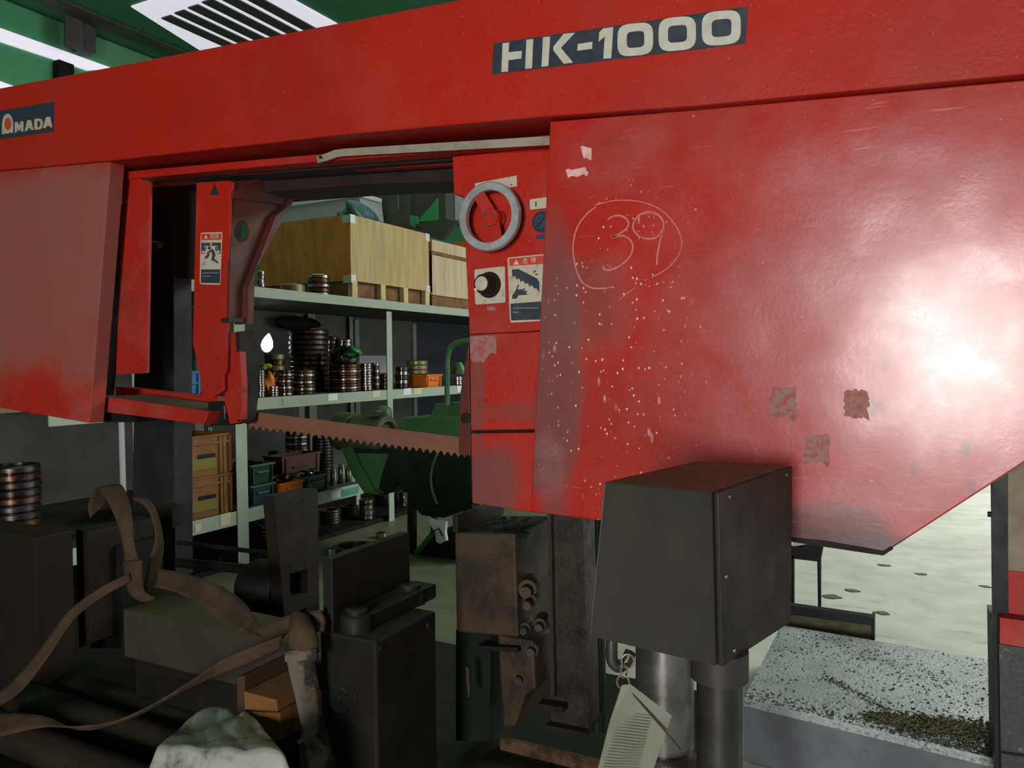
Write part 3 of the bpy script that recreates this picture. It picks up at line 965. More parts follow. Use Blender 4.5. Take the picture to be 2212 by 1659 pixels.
def kanji(body, px0, px1, Y, mat, parent):
    c = bpy.data.curves.new('k', 'FONT')
    c.body = body
    o = bpy.data.objects.new('k', c)
    COL.objects.link(o)
    me = bpy.data.meshes.new_from_object(o.evaluated_get(bpy.context.evaluated_depsgraph_get()))
    bpy.data.objects.remove(o)
    bpy.data.curves.remove(c)
    a, b = onY(*px0, Y), onY(*px1, Y)
    ux = b - a
    xs = [v.co.x for v in me.vertices]
    wd = max(xs) - min(xs)
    s = ux.length / wd
    ex = ux.normalized()
    ez = Vector((-ex.z, 0, ex.x))
    V = [a + ex * ((v.co.x - min(xs)) * s) + ez * (v.co.y * s) for v in me.vertices]
    Fc = [tuple(p.vertices) for p in me.polygons]
    bpy.data.meshes.remove(me)
    n = len(V)
    return obj('lettering', (V + [v + Vector((0, 0.0004, 0)) for v in V], Fc + [tuple(i + n for i in reversed(f)) for f in Fc]), mat, parent)


kanji('危険', S6(((222, 893),))[0], S6(((348, 888),))[0], Yq - 0.002, M['cream'], ga)

# control panel column
upper = obj('control_panel', prY(((977, 338), (1230, 314), (1200, 712), (1160, 715), (1014, 722), (1005, 531), (1000, 423), (980, 420)), YP, 0.2), M['red'], head, bevel=0.003)
low1 = obj('side_panel', prY(((1014, 723), (1185, 715), (1170, 927), (1146, 928), (1017, 930)), YP + 0.004, 0.2), M['red_panel'], head, bevel=0.003)
low2 = obj('side_panel', prY(((1017, 936), (1165, 934), (1160, 1108), (1143, 1106), (1020, 1087)), YP + 0.002, 0.2), M['red_panel'], head, bevel=0.003)
obj('panel_gap', prY(((1022, 920), (1165, 920), (1165, 940), (1022, 940)), YP + 0.03, 0.1), M['black'], head)
S7 = lambda p: mp(p, 3.319, 970, 680)
obj('peeled_patch', prY(S7(((150, 156), (240, 150), (338, 148), (340, 285), (310, 270), (275, 300), (245, 345), (225, 330), (205, 350), (170, 338), (152, 300))), YP + 0.0028, 0.001), M['residue'], low1)
pr = onY(1051, 865, YP + 0.004)
obj('rivet', lathe(pr, (0, -1, 0), [(0.006, 0), (0.0055, 0.002), (0.003, 0.004)], 14), M['red'], low1)
obj('blade_exit_guide', prY(((1012, 738), (1016, 985), (990, 981), (994, 850)), 2.2, 0.06), M['red_shade_grime'], head, bevel=0.002)
pg = onY(1007, 903, 2.2)
obj('guide_bolt', lathe(pg, (0, -1, 0), [(0.018, 0), (0.018, 0.006), (0.012, 0.008)], 18), M['vise2'], head)

# labels, knob, selector on the control panel
S8 = lambda p: mp(p, 7.54, 970, 520)
Yc = YP - 0.0006
decal(((950, 290), (985, 272), (1475, 225), (1560, 218), (1490, 1305), (1440, 1310), (1010, 1335), (990, 1290), (968, 700)), M['cream_worn'], 0, upper, S8, Yc, 'warning_label')
decal(((975, 292), (1555, 238), (1545, 376), (985, 412)), M['label_red'], 1, upper, S8, Yc)
decal(((1050, 392), (1093, 308), (1140, 386)), M['cream'], 2, upper, S8, Yc)
kanji('危', S8(((1203, 366),))[0], S8(((1282, 358),))[0], Yc - 0.002, M['cream'], upper)
kanji('険', S8(((1338, 350),))[0], S8(((1418, 343),))[0], Yc - 0.002, M['cream'], upper)
decal(((1020, 470), (1130, 460), (1440, 620), (1470, 680), (1468, 835), (1445, 810), (1415, 765), (1390, 785), (1365, 745), (1335, 725), (1312, 752), (1290, 705), (1268, 688), (1242, 712), (1222, 665), (1198, 650), (1168, 676), (1150, 625), (1128, 612), (1105, 640), (1085, 590), (1062, 574), (1035, 592)), M['navy'], 1, upper, S8, Yc)
decal(((1025, 945), (1030, 890), (1075, 830), (1125, 710), (1140, 715), (1115, 795), (1200, 790), (1226, 770), (1240, 785), (1212, 820), (1258, 810), (1275, 830), (1245, 852), (1280, 865), (1275, 880), (1130, 890), (1100, 945)), M['navy'], 1, upper, S8, Yc)
decal(ell(1390, 505, 30, 13, 14, shear=-0.3), M['label_ink'], 1, upper, S8, Yc)
decal(ell(1423, 548, 24, 13, 14), M['label_ink'], 1, upper, S8, Yc)
decal(((1000, 1025), (1500, 988), (1490, 1283), (1010, 1300)), M['navy'], 1, upper, S8, Yc)
rnd = random.Random(4)
for row, (y, x1) in enumerate(((1098, 1430), (1168, 1130))):
    x = 1040
    while x < x1:
        wd = rnd.uniform(16, 26)
        decal(((x, y - 12), (x + wd, y - 14), (x + wd, y + 8), (x, y + 10)), M['print'], 2, upper, S8, Yc, 'print')
        x += wd + 8
plate = decal(((425, 468), (890, 416), (910, 440), (918, 990), (895, 1008), (445, 1040), (425, 1020), (412, 490)), M['cream_worn'], 0, upper, S8, Yc, 'knob_plate')
decal(((612, 1072), (760, 1062), (762, 1130), (622, 1140)), M['residue'], 0, upper, S8, Yc, 'small_label')
kc = onY(*S8(((660, 720),))[0], YP)
obj('knob_skirt', lathe(kc + Vector((0, 0.001, 0)), (0, -1, 0), [(0.041, 0), (0.041, 0.006), (0.036, 0.012)], 32), M['vise2'], upper, smooth=True)
kn = obj('speed_knob', lathe(kc + Vector((0, -0.01, 0)), (0, -1, 0), [(0.031, 0), (0.030, 0.036), (0.027, 0.042), (0.022, 0.042), (0.0215, 0.040)], 32), M['vise2'], upper, smooth=True)
obj('knob_cap', lathe(kc + Vector((0, -0.05, 0)), (0, -1, 0), [(0.0225, 0), (0.0220, 0.0035), (0.020, 0.0045)], 28), M['cream_worn'], kn, smooth=True)
obj('knob_pointer', box(kc.x - 0.026, kc.x - 0.015, kc.y - 0.0535, kc.y - 0.047, kc.z - 0.022, kc.z - 0.013), M['cream'], kn)
decal(((1026, 396), (1116, 379), (1117, 402), (1026, 420)), M['cream_worn'], 0, upper, lambda p: p, Yc, 'instruction_label')
pd = onY(1105, 399, YP - 0.001)
obj('label_rivet', lathe(pd, (0, -1, 0), [(0.0025, 0), (0.002, 0.001)], 10), M['label_ink'], upper)
decal(((1144, 431), (1200, 423), (1200, 447), (1145, 453)), M['cream_worn'], 0, upper, lambda p: p, Yc, 'switch_label')
decal(((1156, 436), (1159, 435.6), (1159, 446), (1156, 446.4)), M['label_ink'], 1, upper, lambda p: p, Yc)
sc = onY(1172, 480, YP)
obj('selector_ring', lathe(sc, (0, -1, 0), [(0.031, 0), (0.031, 0.008), (0.027, 0.010)], 28), M['navy'], upper, smooth=True)
M['switch_blue'] = plain('switch_blue', (0.012, 0.035, 0.08), 0.45)
obj('selector_face', lathe(sc + Vector((0, -0.010, 0)), (0, -1, 0), [(0.024, 0), (0.023, 0.004)], 28), M['switch_blue'], upper, smooth=True)
obj('selector_bar', extrude([sc + Vector((a, -0.014, b)) for a, b in ((-0.016, -0.012), (-0.011, -0.017), (0.016, 0.011), (0.011, 0.016))], (0, -0.008, 0)), M['navy'], upper)
decal(((1158, 507), (1190, 504), (1190, 514), (1158, 517)), M['switch_blue'], 0, upper, lambda p: p, Yc, 'small_label')

# tension handwheel
HY = 2.055
hc = onY(1054, 467, HY)
RO, RI = 0.1045, 0.079
hw = obj('handwheel', lathe(hc, (0, 1, 0), [(RI, 0.002), (RI + 0.002, 0.0), (RO - 0.003, 0.0), (RO, 0.003), (RO, 0.019), (RO - 0.003, 0.022), (RI + 0.002, 0.022), (RI, 0.020)], 64, 'ring'), M['silver'], head, smooth=True)
for a in (118, 288):
    a = math.radians(a)
    d = Vector((math.cos(a), 0, math.sin(a)))
    s_ = Vector((-d.z, 0, d.x))
    b0, b1 = hc + Vector((0, 0.026, 0)), hc + d * (RI + 0.004) + Vector((0, 0.010, 0))
    lp = [b0 + s_ * 0.022, b0 - s_ * 0.022, b1 - s_ * 0.019, b1 + s_ * 0.019]
    obj('wheel_spoke', extrude(lp, (0, 0.006, 0)), M['red_grimy'], hw, bevel=0.001)
obj('wheel_hub', lathe(hc + Vector((0, 0.016, 0)), (0, 1, 0), [(0.026, 0), (0.028, 0.003), (0.028, 0.045), (0.02, 0.07)], 28), M['red'], hw, smooth=True)
for a in (35, 155, 265):
    a = math.radians(a)
    p = hc + Vector((math.cos(a) * 0.021, 0.0155, math.sin(a) * 0.021))
    obj('hub_screw', lathe(p, (0, -1, 0), [(0.006, 0), (0.005, 0.003)], 12), M['chrome'], hw)
obj('wheel_shaft', cyl(hc + Vector((0, 0.05, 0)), hc + Vector((0, 0.075, 0)), 0.03, 20), M['red_grimy'], hw)

# the saw band with its teeth
nT = 31
bl = []
A0, A1 = Vector((538, 888.5)), Vector((1004, 945.5))
B0, B1 = Vector((538, 922.0)), Vector((1004, 984.0))
bl.append(tuple(A0))
bl.append(tuple(A1))
for k in range(nT, 0, -1):
    f1, f0 = k / nT, (k - 1) / nT
    q1, q0 = B0.lerp(B1, f1), B0.lerp(B1, f0)
    for t, dy in ((0.0, 5.5), (0.12, 1.0), (0.32, -3.2), (0.55, -2.8), (0.8, 2.0), (0.93, 5.2)):
        p = q1.lerp(q0, t)
        bl.append((p.x, p.y + dy))
bl.append((B0.x, B0.y + 5))
blade = obj('saw_blade', prY(bl, 2.215, 0.002), M['blade'], head)
blade['label'] = 'rust brown toothed saw band'
# ------------------------------------------------------------------ storage rack along the left, running away from the camera
XS, XSB = -4.5, -6.15
FWD = RW @ Vector((0, 0, 1))


def depth(p):
    return (Vector(p) - CAM).dot(FWD)


ZT = onX(553, 620, XS).z
ZM = onX(586, 859, XS).z
ZL = onX(440, 1122, XS).z
Y0S = 2.75
Y1S = 12.0
YC2 = onX(1060, 700, XS).y
rack = thing('storage_rack', (XS, 5.0, 0), 'long pale green steel storage rack full of steel rings', 'rack')
YE = onX(786, 1064, XS).y
for z, hgt, ye in ((ZT, 0.078, Y1S), (ZM, 0.09, Y1S), (ZL, 0.10, YE)):
    obj('shelf_deck', box(XSB, XS - 0.012, Y0S, ye, z - 0.03, z), M['deck'], rack)
    obj('shelf_lip', box(XS - 0.012, XS, Y0S, ye, z - hgt, z + 0.004), M['shelf'], rack, bevel=0.003)


def rpost(px, X, wpx, z1=ZT, z0=0.0, deep=0.06):
    p = onX(px, 850, X)
    hw = wpx / 2 * depth(p) / FPX
    obj('upright', join(box(X - 0.006, X, p.y - hw * 1.4, p.y + hw * 1.4, z0, z1), box(X - deep, X - 0.006, p.y + hw * 1.4 - 0.006, p.y + hw * 1.4, z0, z1)), M['shelf'], rack)


rpost(520, XS + 0.008, 22, ZT - 0.1)
rpost(843, XS + 0.008, 13, ZT - 0.1)
rpost(300, XS + 0.008, 22, ZT - 0.1)
rpost(676, XSB + 0.05, 16)
rpost(761, XSB + 0.05, 8)
rpost(771, XS - 0.5, 10, ZL - 0.1)
for a, b, m in ((2.75, 5.2, 'panel'), (5.23, 6.6, 'panel'), (6.63, 7.6, 'panel'), (7.63, 8.85, 'panel'), (8.88, 10.4, 'panel_blue'), (10.43, 12.2, 'panel')):
    obj('back_panel', box(XSB - 0.02, XSB, a, b, 0.05, ZT - 0.031), M[m], rack)
for yy in (5.2, 6.6, 7.6, 8.85):
    obj('panel_rib', box(XSB, XSB + 0.03, yy - 0.025, yy + 0.055, 0.05, ZT - 0.06), M['shelf'], rack)
obj('kick_plate', box(XSB, XS - 0.05, Y0S, Y1S, 0.0, 0.04), M['black'], rack)
# cards stuck on the lips
for px, py, w_, h_, m, zc in ((719, 858, 20, 15, 'card', 0), (618, 868, 13, 16, 'shelf', 0), (813, 851, 16, 15, 'card_tan', 0), (880, 846, 16, 14, 'card', 0), (903, 845, 17, 13, 'card_tan', 0), (993, 840, 10, 13, 'card', 0),
                              (487, 1122, 22, 26, 'card_tan', 0), (428, 1140, 14, 18, 'card_tan', 0), (725, 1069, 19, 16, 'card', 0), (757, 1062, 36, 15, 'tealcard', 0)):
    s = -0.1 if py < 1000 else -0.25
    pts = ((px - w_ / 2, py - h_ / 2 - s * w_ / 2), (px + w_ / 2, py - h_ / 2 + s * w_ / 2), (px + w_ / 2, py + h_ / 2 + s * w_ / 2), (px - w_ / 2, py + h_ / 2 - s * w_ / 2))
    obj('shelf_card', prX(pts, XS + 0.004, 0.003), M[m], rack)

ORD = ['bottom', 'second', 'third', 'fourth', 'fifth', 'sixth', 'seventh', 'eighth', 'ninth', 'tenth', 'eleventh', 'twelfth', 'thirteenth', 'fourteenth', 'fifteenth']


def ring_vf(r, h, wall):
    c = min(h * 0.22, r * 0.08)
    return lathe((0, 0, 0), (0, 0, 1), [(r - wall, 0.0), (r - c, 0.0), (r, c), (r, h - c), (r - c, h), (r - wall, h)], 30, 'ring')


RN = random.Random(11)


def stack(px, X, z0, wpx, n, ytop, mats, stem, group, ybot=None, wall=0.30, jit=0.003, tilt=0.0, hmax=None):
    yb = 800 if ybot is None else ybot
    p = onX(px, yb, X)
    r = wpx / 2 * depth(p) / FPX
    ztop = onX(px, ytop, X).z
    h = (ztop - z0) / n
    if hmax:
        h = min(h, hmax)
    base = None
    for k in range(n):
        m = mats[k % len(mats)] if isinstance(mats, (list, tuple)) else mats
        if k == 0:
            o = obj('steel_ring', ring_vf(r, h - 0.001, r * wall), M[m], smooth=True)
            base = o
        else:
            o = base.copy()
            if m != mats[0]:
                o.data = base.data.copy()
                o.data.materials[0] = M[m]
            COL.objects.link(o)
        o.location = (p.x + (RN.uniform(-jit, jit) if k else 0), p.y + (RN.uniform(-jit, jit) if k else 0), z0 + k * h + 0.001)
        o.rotation_euler = (0, 0, RN.uniform(0, 6))
        pos = 'top' if (k == n - 1 and n > 1) else ORD[k]
        tag(o, pos + (' ring in ' if pos in ('top', 'bottom') else ' ring up in ') + stem, 'steel ring', group)
    return p, r, z0 + n * h


G1 = 'steel rings on the middle shelf'
zm = ZM + 0.001
stack(668, -5.15, zm, 84, 12, 713, ['steel_dark', 'steel_brown', 'steel_dark', 'steel_brown'], 'the tallest widest dark stack on the middle shelf', G1, ybot=780)
pB, rB, zB = stack(745, -4.72, zm, 66, 10, 787, ['steel_brown', 'steel', 'steel_brown'], 'the wide brown stack under the green wrapped ring', G1)
stack(791, -4.68, zm, 27, 10, 785, ['steel'], 'the narrow bright stack right of the wide brown one', G1)
stack(810, -4.85, zm, 20, 8, 784, ['steel_dark', 'steel'], 'the narrow dim stack next to the rack upright', G1)
stack(656, -4.66, zm, 48, 7, 799, ['steel_brown', 'steel'], 'the short brown stack before the tallest one', G1)
stack(616, -4.66, zm, 30, 8, 799, ['steel', 'steel_brown'], 'the short bright stack left of the brown pair', G1)
stack(591, -4.62, zm, 20, 4, 834, ['steel'], 'the lowest small stack at the shelf front', G1)
stack(563, -4.62, zm, 16, 10, 800, ['steel'], 'the slim bright stack beside the blade guide', G1)
stack(745, -5.45, zm, 30, 14, 733, ['steel'], 'the slim bright stack rising behind the green wrap', G1, ybot=770)
stack(716, -5.60, zm, 30, 13, 727, ['steel_brown', 'steel'], 'the slim brown stack behind the tallest one', G1, ybot=770)
stack(596, -4.98, zm, 36, 7, 765, ['steel_olive', 'steel_brown'], 'the olive stack behind the orange bundle', G1)
stack(868, -4.70, zm, 28, 5, 792, ['steel_dark', 'steel'], 'the dark stack between upright and orange bin', G1)
stack(832, -4.80, zm, 24, 4, 808, ['steel_dark'], 'the low black stack just behind the upright', G1)
stack(989, -4.68, zm, 20, 2, 813, ['steel'], 'the far bright pair behind the green pipe', G1)
G2 = 'steel rings on top of the rack'
zt = ZT + 0.001
stack(689, -4.75, zt, 48, 5, 594, ['steel', 'steel_brown'], 'the stack on top of the rack before the crate', G2, ybot=620)
stack(563, -4.75, zt, 18, 5, 586, ['steel'], 'the slim stack on the rack top beside the guide arm', G2, ybot=610)
stack(632, -4.72, zt, 52, 1, 615, ['steel_olive'], 'the flat olive one lying on the rack top', G2, ybot=620)
# bundle of smaller things among the rings
p = onX(578, 815, -4.74)
o = obj('orange_bundle', blob_mesh((p.x, p.y, zm + 0.09), (0.055, 0.06, 0.10), 3, 3, 0.25, flat=-0.089), M['orange'], smooth=2)
tag(o, 'orange cloth bundle among the rings beside the blade guide', 'bundle')
p = onX(572, 792, -4.74)
o = obj('lime_rag', blob_mesh((p.x, p.y, p.z), (0.05, 0.05, 0.025), 5, 3, 0.3), plain('lime_rag', (0.30, 0.38, 0.03), 0.7), smooth=2)
tag(o, 'lime green rag on top of the orange bundle', 'rag')
tp = onX(745, 770, -4.72)
gw = thing('wrapped_ring', (pB.x, pB.y, zB), 'tilted ring wrapped in shiny green film on the brown stack', 'ring')
rr = rB * 0.95
ax = Vector((0.35, -0.25, 0.75))
obj('ring_body', lathe((pB.x, pB.y, zB + rr * 0.50), ax, [(rr * 0.62, -0.03), (rr * 0.9, -0.045), (rr * 0.97, -0.02), (rr * 0.97, 0.03), (rr * 0.9, 0.045), (rr * 0.62, 0.03)], 36, 'ring'), M['steel_dark'], gw, smooth=True)
obj('green_film', blob_mesh((pB.x + 0.05, pB.y + 0.06, zB + rr * 0.85), (rr * 0.55, rr * 0.6, 0.055), 9, 3, 0.3), M['gwrap'], gw, smooth=2)
lp = onX(574, 742, -5.6)
lm = thing('work_lamp', (lp.x, lp.y, ZM), 'small lit white lamp glowing at the back of the shelf', 'lamp')
obj('lamp_glass', lathe((lp.x, lp.y, lp.z - 0.085), (0.12, 0.12, 1), [(0.012, 0), (0.04, 0.02), (0.058, 0.06), (0.05, 0.11), (0.03, 0.15), (0.006, 0.185)], 20), M['lamp'], lm, smooth=True)
obj('lamp_stem', cyl((lp.x, lp.y, ZM), (lp.x, lp.y, lp.z - 0.08), 0.012, 10), M['black'], lm)


def bin_(name, px0, px1, yt, zb, X, dx, mat, label, rim=None, h=None, parts=True, cat='bin', taper=0.93):
    ya, yb = onX(px0, 850, X).y, onX(px1, 850, X).y
    zt_ = onX((px0 + px1) / 2, yt, X).z if h is None else zb + h
    t = thing(name, (X - dx / 2, (ya + yb) / 2, zb), label, cat)
    cx_, cy_ = X - dx / 2, (ya + yb) / 2
    hx, hy = dx / 2, (yb - ya) / 2
    th = 0.006
    b = [(cx_ + sx * hx * taper, cy_ + sy * hy * taper, zb) for sx, sy in ((-1, -1), (1, -1), (1, 1), (-1, 1))]
    o_ = [(cx_ + sx * hx, cy_ + sy * hy, zt_) for sx, sy in ((-1, -1), (1, -1), (1, 1), (-1, 1))]
    i_ = [(cx_ + sx * (hx - th), cy_ + sy * (hy - th), zt_) for sx, sy in ((-1, -1), (1, -1), (1, 1), (-1, 1))]
    ib = [(cx_ + sx * (hx * taper - th), cy_ + sy * (hy * taper - th), zb + th) for sx, sy in ((-1, -1), (1, -1), (1, 1), (-1, 1))]
    V = b + o_ + i_ + ib
    Fc = [(0, 1, 2, 3)] + [(k, (k + 1) % 4, 4 + (k + 1) % 4, 4 + k) for k in range(4)] + [(4 + k, 4 + (k + 1) % 4, 8 + (k + 1) % 4, 8 + k) for k in range(4)] + [(8 + k, 8 + (k + 1) % 4, 12 + (k + 1) % 4, 12 + k) for k in range(4)] + [(12, 13, 14, 15)]
    obj('body', (V, Fc), M[mat], t)
    rm = rim or mat
    e = 0.008
    hz = zt_ - 0.012
    obj('rim', join(box(cx_ + hx - th, cx_ + hx + e, cy_ - hy - e, cy_ + hy + e, hz, zt_ + 0.002), box(cx_ - hx - e, cx_ - hx + th, cy_ - hy - e, cy_ + hy + e, hz, zt_ + 0.002),
                    box(cx_ - hx + th, cx_ + hx - th, cy_ - hy - e, cy_ - hy + th, hz, zt_ + 0.002), box(cx_ - hx + th, cx_ + hx - th, cy_ + hy - th, cy_ + hy + e, hz, zt_ + 0.002)), M[rm], t)
    if parts:
        zz = zb + (zt_ - zb) * 0.62
        obj('handle', box(cx_ + hx * 0.975, cx_ + hx + 0.014, cy_ - hy * 0.45, cy_ + hy * 0.45, zz - 0.008, zz + 0.004), M[rm], t)
        for s in (-0.8, 0.8):
            obj('rib', box(cx_ + hx * 0.95, cx_ + hx + 0.008, cy_ + hy * s - 0.008, cy_ + hy * s + 0.008, zb + 0.01, zt_ - 0.012), M[mat], t)
    return t, (cx_, cy_, hx, hy, zt_)


bo, bi = bin_('parts_bin', 922, 955, 809, zm, -4.56, 0.42, 'orange', 'bright orange plastic bin on the middle shelf')
p = onX(910, 795, -4.80)
for k in range(3):
    h = 0.05
    o = obj('steel_ring', ring_vf(0.115, h - 0.001, 0.03), M['steel_olive'], smooth=True)
    o.location = (bi[0], bi[1] - 0.02, bi[4] + 0.004 + k * h)
    tag(o, ('bottom', 'middle', 'top')[k] + ' olive ring of three piled on the orange bin', 'steel ring', 'olive rings on the orange bin')
bin_('parts_bin', 405, 432, 802, zm, -4.60, 0.3, 'blue_pl', 'small blue plastic bin glimpsed beside the guide arm')
o = obj('pale_sheet', box(XSB + 0.01, XSB + 0.02, onX(772, 790, XSB).y, onX(832, 790, XSB).y, onX(800, 806, XSB).z, onX(800, 768, XSB).z), M['card'])
tag(o, 'pale sheet leaning on the back board behind the rings', 'sheet')
o = obj('dark_cloth', blob_mesh((XSB + 0.12, onX(625, 680, XSB).y, ZT - 0.155), (0.06, 0.36, 0.075), 8, 3, 0.2), M['black'], smooth=2)
tag(o, 'dark cloth hanging under the rack top at the back', 'cloth')

# wooden crates on the rack
XC = -4.58
ya, yb = onX(757, 530, XC).y, onX(928, 560, XC).y
zb_, ztp = onX(760, 606, XC).z, onX(757, 463, XC).z
xb = onY(560, 540, ya).x
c1_ = thing('plywood_crate', ((XC + xb) / 2, (ya + yb) / 2, ZT), 'large plywood shipping crate on top of the rack', 'crate')
obj('end_panel', box(xb, XC, ya, ya + 0.014, zb_, ztp), M['ply_end_lit'], c1_)
obj('side_panel', box(XC - 0.014, XC, ya + 0.014, yb, zb_, ztp), M['ply'], c1_)
obj('far_panel', box(xb, XC, yb - 0.014, yb, zb_, ztp), M['ply'], c1_)
obj('top_panel', box(xb, XC - 0.014, ya + 0.014, yb - 0.014, ztp - 0.016, ztp - 0.002), M['ply'], c1_)
obj('floor_panel', box(xb, XC - 0.014, ya + 0.014, yb - 0.014, zb_, zb_ + 0.02), M['skid'], c1_)
L = yb - ya
for f0 in (0.01, 0.34, 0.63, 0.93):
    y_ = ya + L * f0
    obj('skid_block', box(XC - 0.05, XC + 0.004, y_, y_ + 0.075, ZT + 0.001, zb_), M['pine'], c1_)
    obj('skid', box(xb, XC - 0.05, y_, y_ + 0.075, ZT + 0.001, zb_), M['skid'], c1_)
obj('skid_board', box(XC - 0.06, XC - 0.055, ya, yb, ZT + 0.004, zb_), M['skid'], c1_)
obj('skid_board', box(xb, XC - 0.06, ya + 0.01, ya + 0.03, ZT + 0.004, zb_), M['skid'], c1_)
for y_ in (ya, yb - 0.07):
    for z_ in (zb_ - 0.02, ztp - 0.075):
        obj('corner_bracket', box(XC, XC + 0.003, y_ - 0.003, y_ + 0.07, z_, z_ + 0.078), M['corner'], c1_)
        if y_ == ya:
            obj('corner_bracket', box(XC - 0.09, XC + 0.003, y_ - 0.003, y_, z_, z_ + 0.07), M['corner'], c1_)
yc2, yd2 = yb + 0.05, YC2 - 0.05
zc2 = onX(929, 516, XC).z
c2_ = thing('pale_crate', (XC - 0.5, (yc2 + yd2) / 2, ZT), 'second paler wooden crate behind the large plywood one', 'crate')
zb2 = onX(960, 634, XC).z
obj('side_panel', box(XC - 0.03, XC - 0.012, yc2, yd2, zb2, zc2 - 0.16), M['ply_pale'], c2_)
obj('top_board', box(XC - 0.012, XC, yc2, yd2, zc2 - 0.12, zc2), M['ply_pale'], c2_)
obj('end_panel', box(XC - 1.0, XC - 0.012, yc2, yc2 + 0.014, zb2, zc2 - 0.02), M['ply_end_lit'], c2_)
obj('lid', box(XC - 1.0, XC - 0.012, yc2, yd2, zc2 - 0.02, zc2), M['ply_pale'], c2_)
obj('side_rail', box(XC - 0.03, XC - 0.006, yc2, yd2, zc2 - 0.155, zc2 - 0.122), M['skid'], c2_)
obj('bottom_board', box(XC - 0.03, XC, yc2, yd2, zb2 - 0.03, zb2), M['ply_pale'], c2_)
obj('skid', box(XC - 0.9, XC - 0.02, yc2 + 0.02, yd2, ZT + 0.002, zb2 - 0.03), M['skid'], c2_)
tn = onX(776, 450, XC - 0.14)
o = obj('netting_heap', blob_mesh((tn.x, tn.y, ztp + 0.03), (0.11, 0.26, 0.15), 33, 4, 0.3, flat=-0.03), M['net'], smooth=2)
tag(o, 'heap of teal netting lying on the plywood crate', 'netting')

# lower shelf
zl = ZL + 0.001
for k in range(2):
    zb0 = zl + k * 0.30
    t, q = bin_('stacking_crate', 405, 497, 0, zb0, -4.54, 0.5, 'yellow', ('lower' if k == 0 else 'upper') + ' amber stacking crate on the low shelf', h=0.296, parts=False, cat='crate', taper=0.985)
    X_ = -4.54
    obj('label_panel', box(X_ - 0.002, X_ + 0.004, q[1] - q[3] * 0.9, q[1] + q[3] * 0.25, zb0 + 0.05, zb0 + 0.13), M['crate_label'], t)
    obj('lettering_band', box(X_ + 0.002, X_ + 0.005, q[1] - q[3] * 0.6, q[1] + q[3] * 0.2, zb0 + 0.13, zb0 + 0.16), M['mach_dark'], t)
    for s in (0.45, 0.62, 0.92):
        obj('rib', box(X_ - 0.004, X_ + 0.012, q[1] + q[3] * s - 0.012, q[1] + q[3] * s + 0.012, zb0 + 0.01, zb0 + 0.28), M['yellow'], t)
    obj('rib', box(X_ - 0.004, X_ + 0.01, q[1] - q[3], q[1] + q[3], zb0 + 0.23, zb0 + 0.245), M['yellow'], t)
    obj('grip_hole', box(X_ + 0.0, X_ + 0.006, q[1] + q[3] * 0.72, q[1] + q[3] * 0.80, zb0 + 0.09, zb0 + 0.22), M['brown_pl'], t)
bin_('parts_bin', 538, 589, 0, zl, -4.56, 0.42, 'teal_pl', 'lower dark teal bin on the low shelf by the upright', 'rim', h=0.155)
bin_('parts_bin', 538, 589, 0, zl + 0.162, -4.56, 0.42, 'green_pl', 'green bin stacked on the dark teal bin', 'rim', h=0.155)
tO, qO = bin_('parts_bin', 600, 652, 0, zl, -4.56, 0.30, 'orange', 'shallow orange bin heaped with bright small rings', h=0.13)
tD, qD = bin_('parts_bin', 656, 708, 0, zl, -4.56, 0.30, 'dgreen_pl', 'bottle green bin heaped with small rings', 'rim', h=0.145)
bin_('parts_bin', 606, 690, 0, zl, -5.0, 0.22, 'brown_pl', 'brown bin at the back of the low shelf', h=0.27)
for q, nm, n in ((qO, 'orange', 11), (qD, 'bottle green', 7)):
    ms = obj('small_ring', lathe((0, 0, 0), (0, 0, 1), [(0.026, -0.008), (0.036, -0.008), (0.036, 0.008), (0.026, 0.008)], 18, 'ring'), M['steel'], smooth=True)
    for k in range(n):
        o = ms if k == 0 else ms.copy()
        if k:
            COL.objects.link(o)
        o.location = (q[0] + q[2] * RN.uniform(-0.2, 0.6), q[1] + q[3] * (-0.75 + 1.5 * k / (n - 1)), q[4] - 0.005 + RN.uniform(0, 0.02))
        o.rotation_euler = (RN.uniform(-1.2, 1.2), RN.uniform(-1.2, 1.2), 0)
        tag(o, 'small bright ring in the heap filling the %s bin' % nm, 'ring', 'small rings in the %s bin' % nm)
G3 = 'steel rings on the low shelf'
stack(643, -5.45, zl, 52, 13, 932, ['steel_dark', 'steel'], 'the blue-black stack at the back of the low shelf', G3, ybot=970)
stack(590, -5.75, zl, 22, 9, 975, ['steel_dark', 'steel_brown'], 'the slim dark stack behind the green bin', G3, ybot=1000)
stack(697, -5.30, zl, 44, 12, 940, ['steel_dark'], 'the black stack left of the green chute', G3, ybot=970)
stack(453, -5.15, zl, 17, 10, 922, ['steel'], 'the slim bright stack behind the amber crates', G3, ybot=960)
for px, yt, w_ in ((720, 1012, 15), (738, 1003, 16), (753, 1008, 14)):
    p = onX(px, 1030, -4.66)
    r = w_ / 2 * depth(p) / FPX
    h = onX(px, yt, -4.66).z - zl
    t = obj('glass_jar', lathe((p.x, p.y, zl), (0, 0, 1), [(r * 0.9, 0), (r, 0.01), (r, h * 0.8), (r * 0.75, h * 0.9), (r * 0.75, h)], 20), plain('jar_glass', (0.20, 0.25, 0.17), 0.1, 0.75), smooth=True)
    tag(t, {720: 'left', 738: 'middle', 753: 'right'}[px] + ' one of three small jars on the low shelf end', 'jar', 'jars on the low shelf')
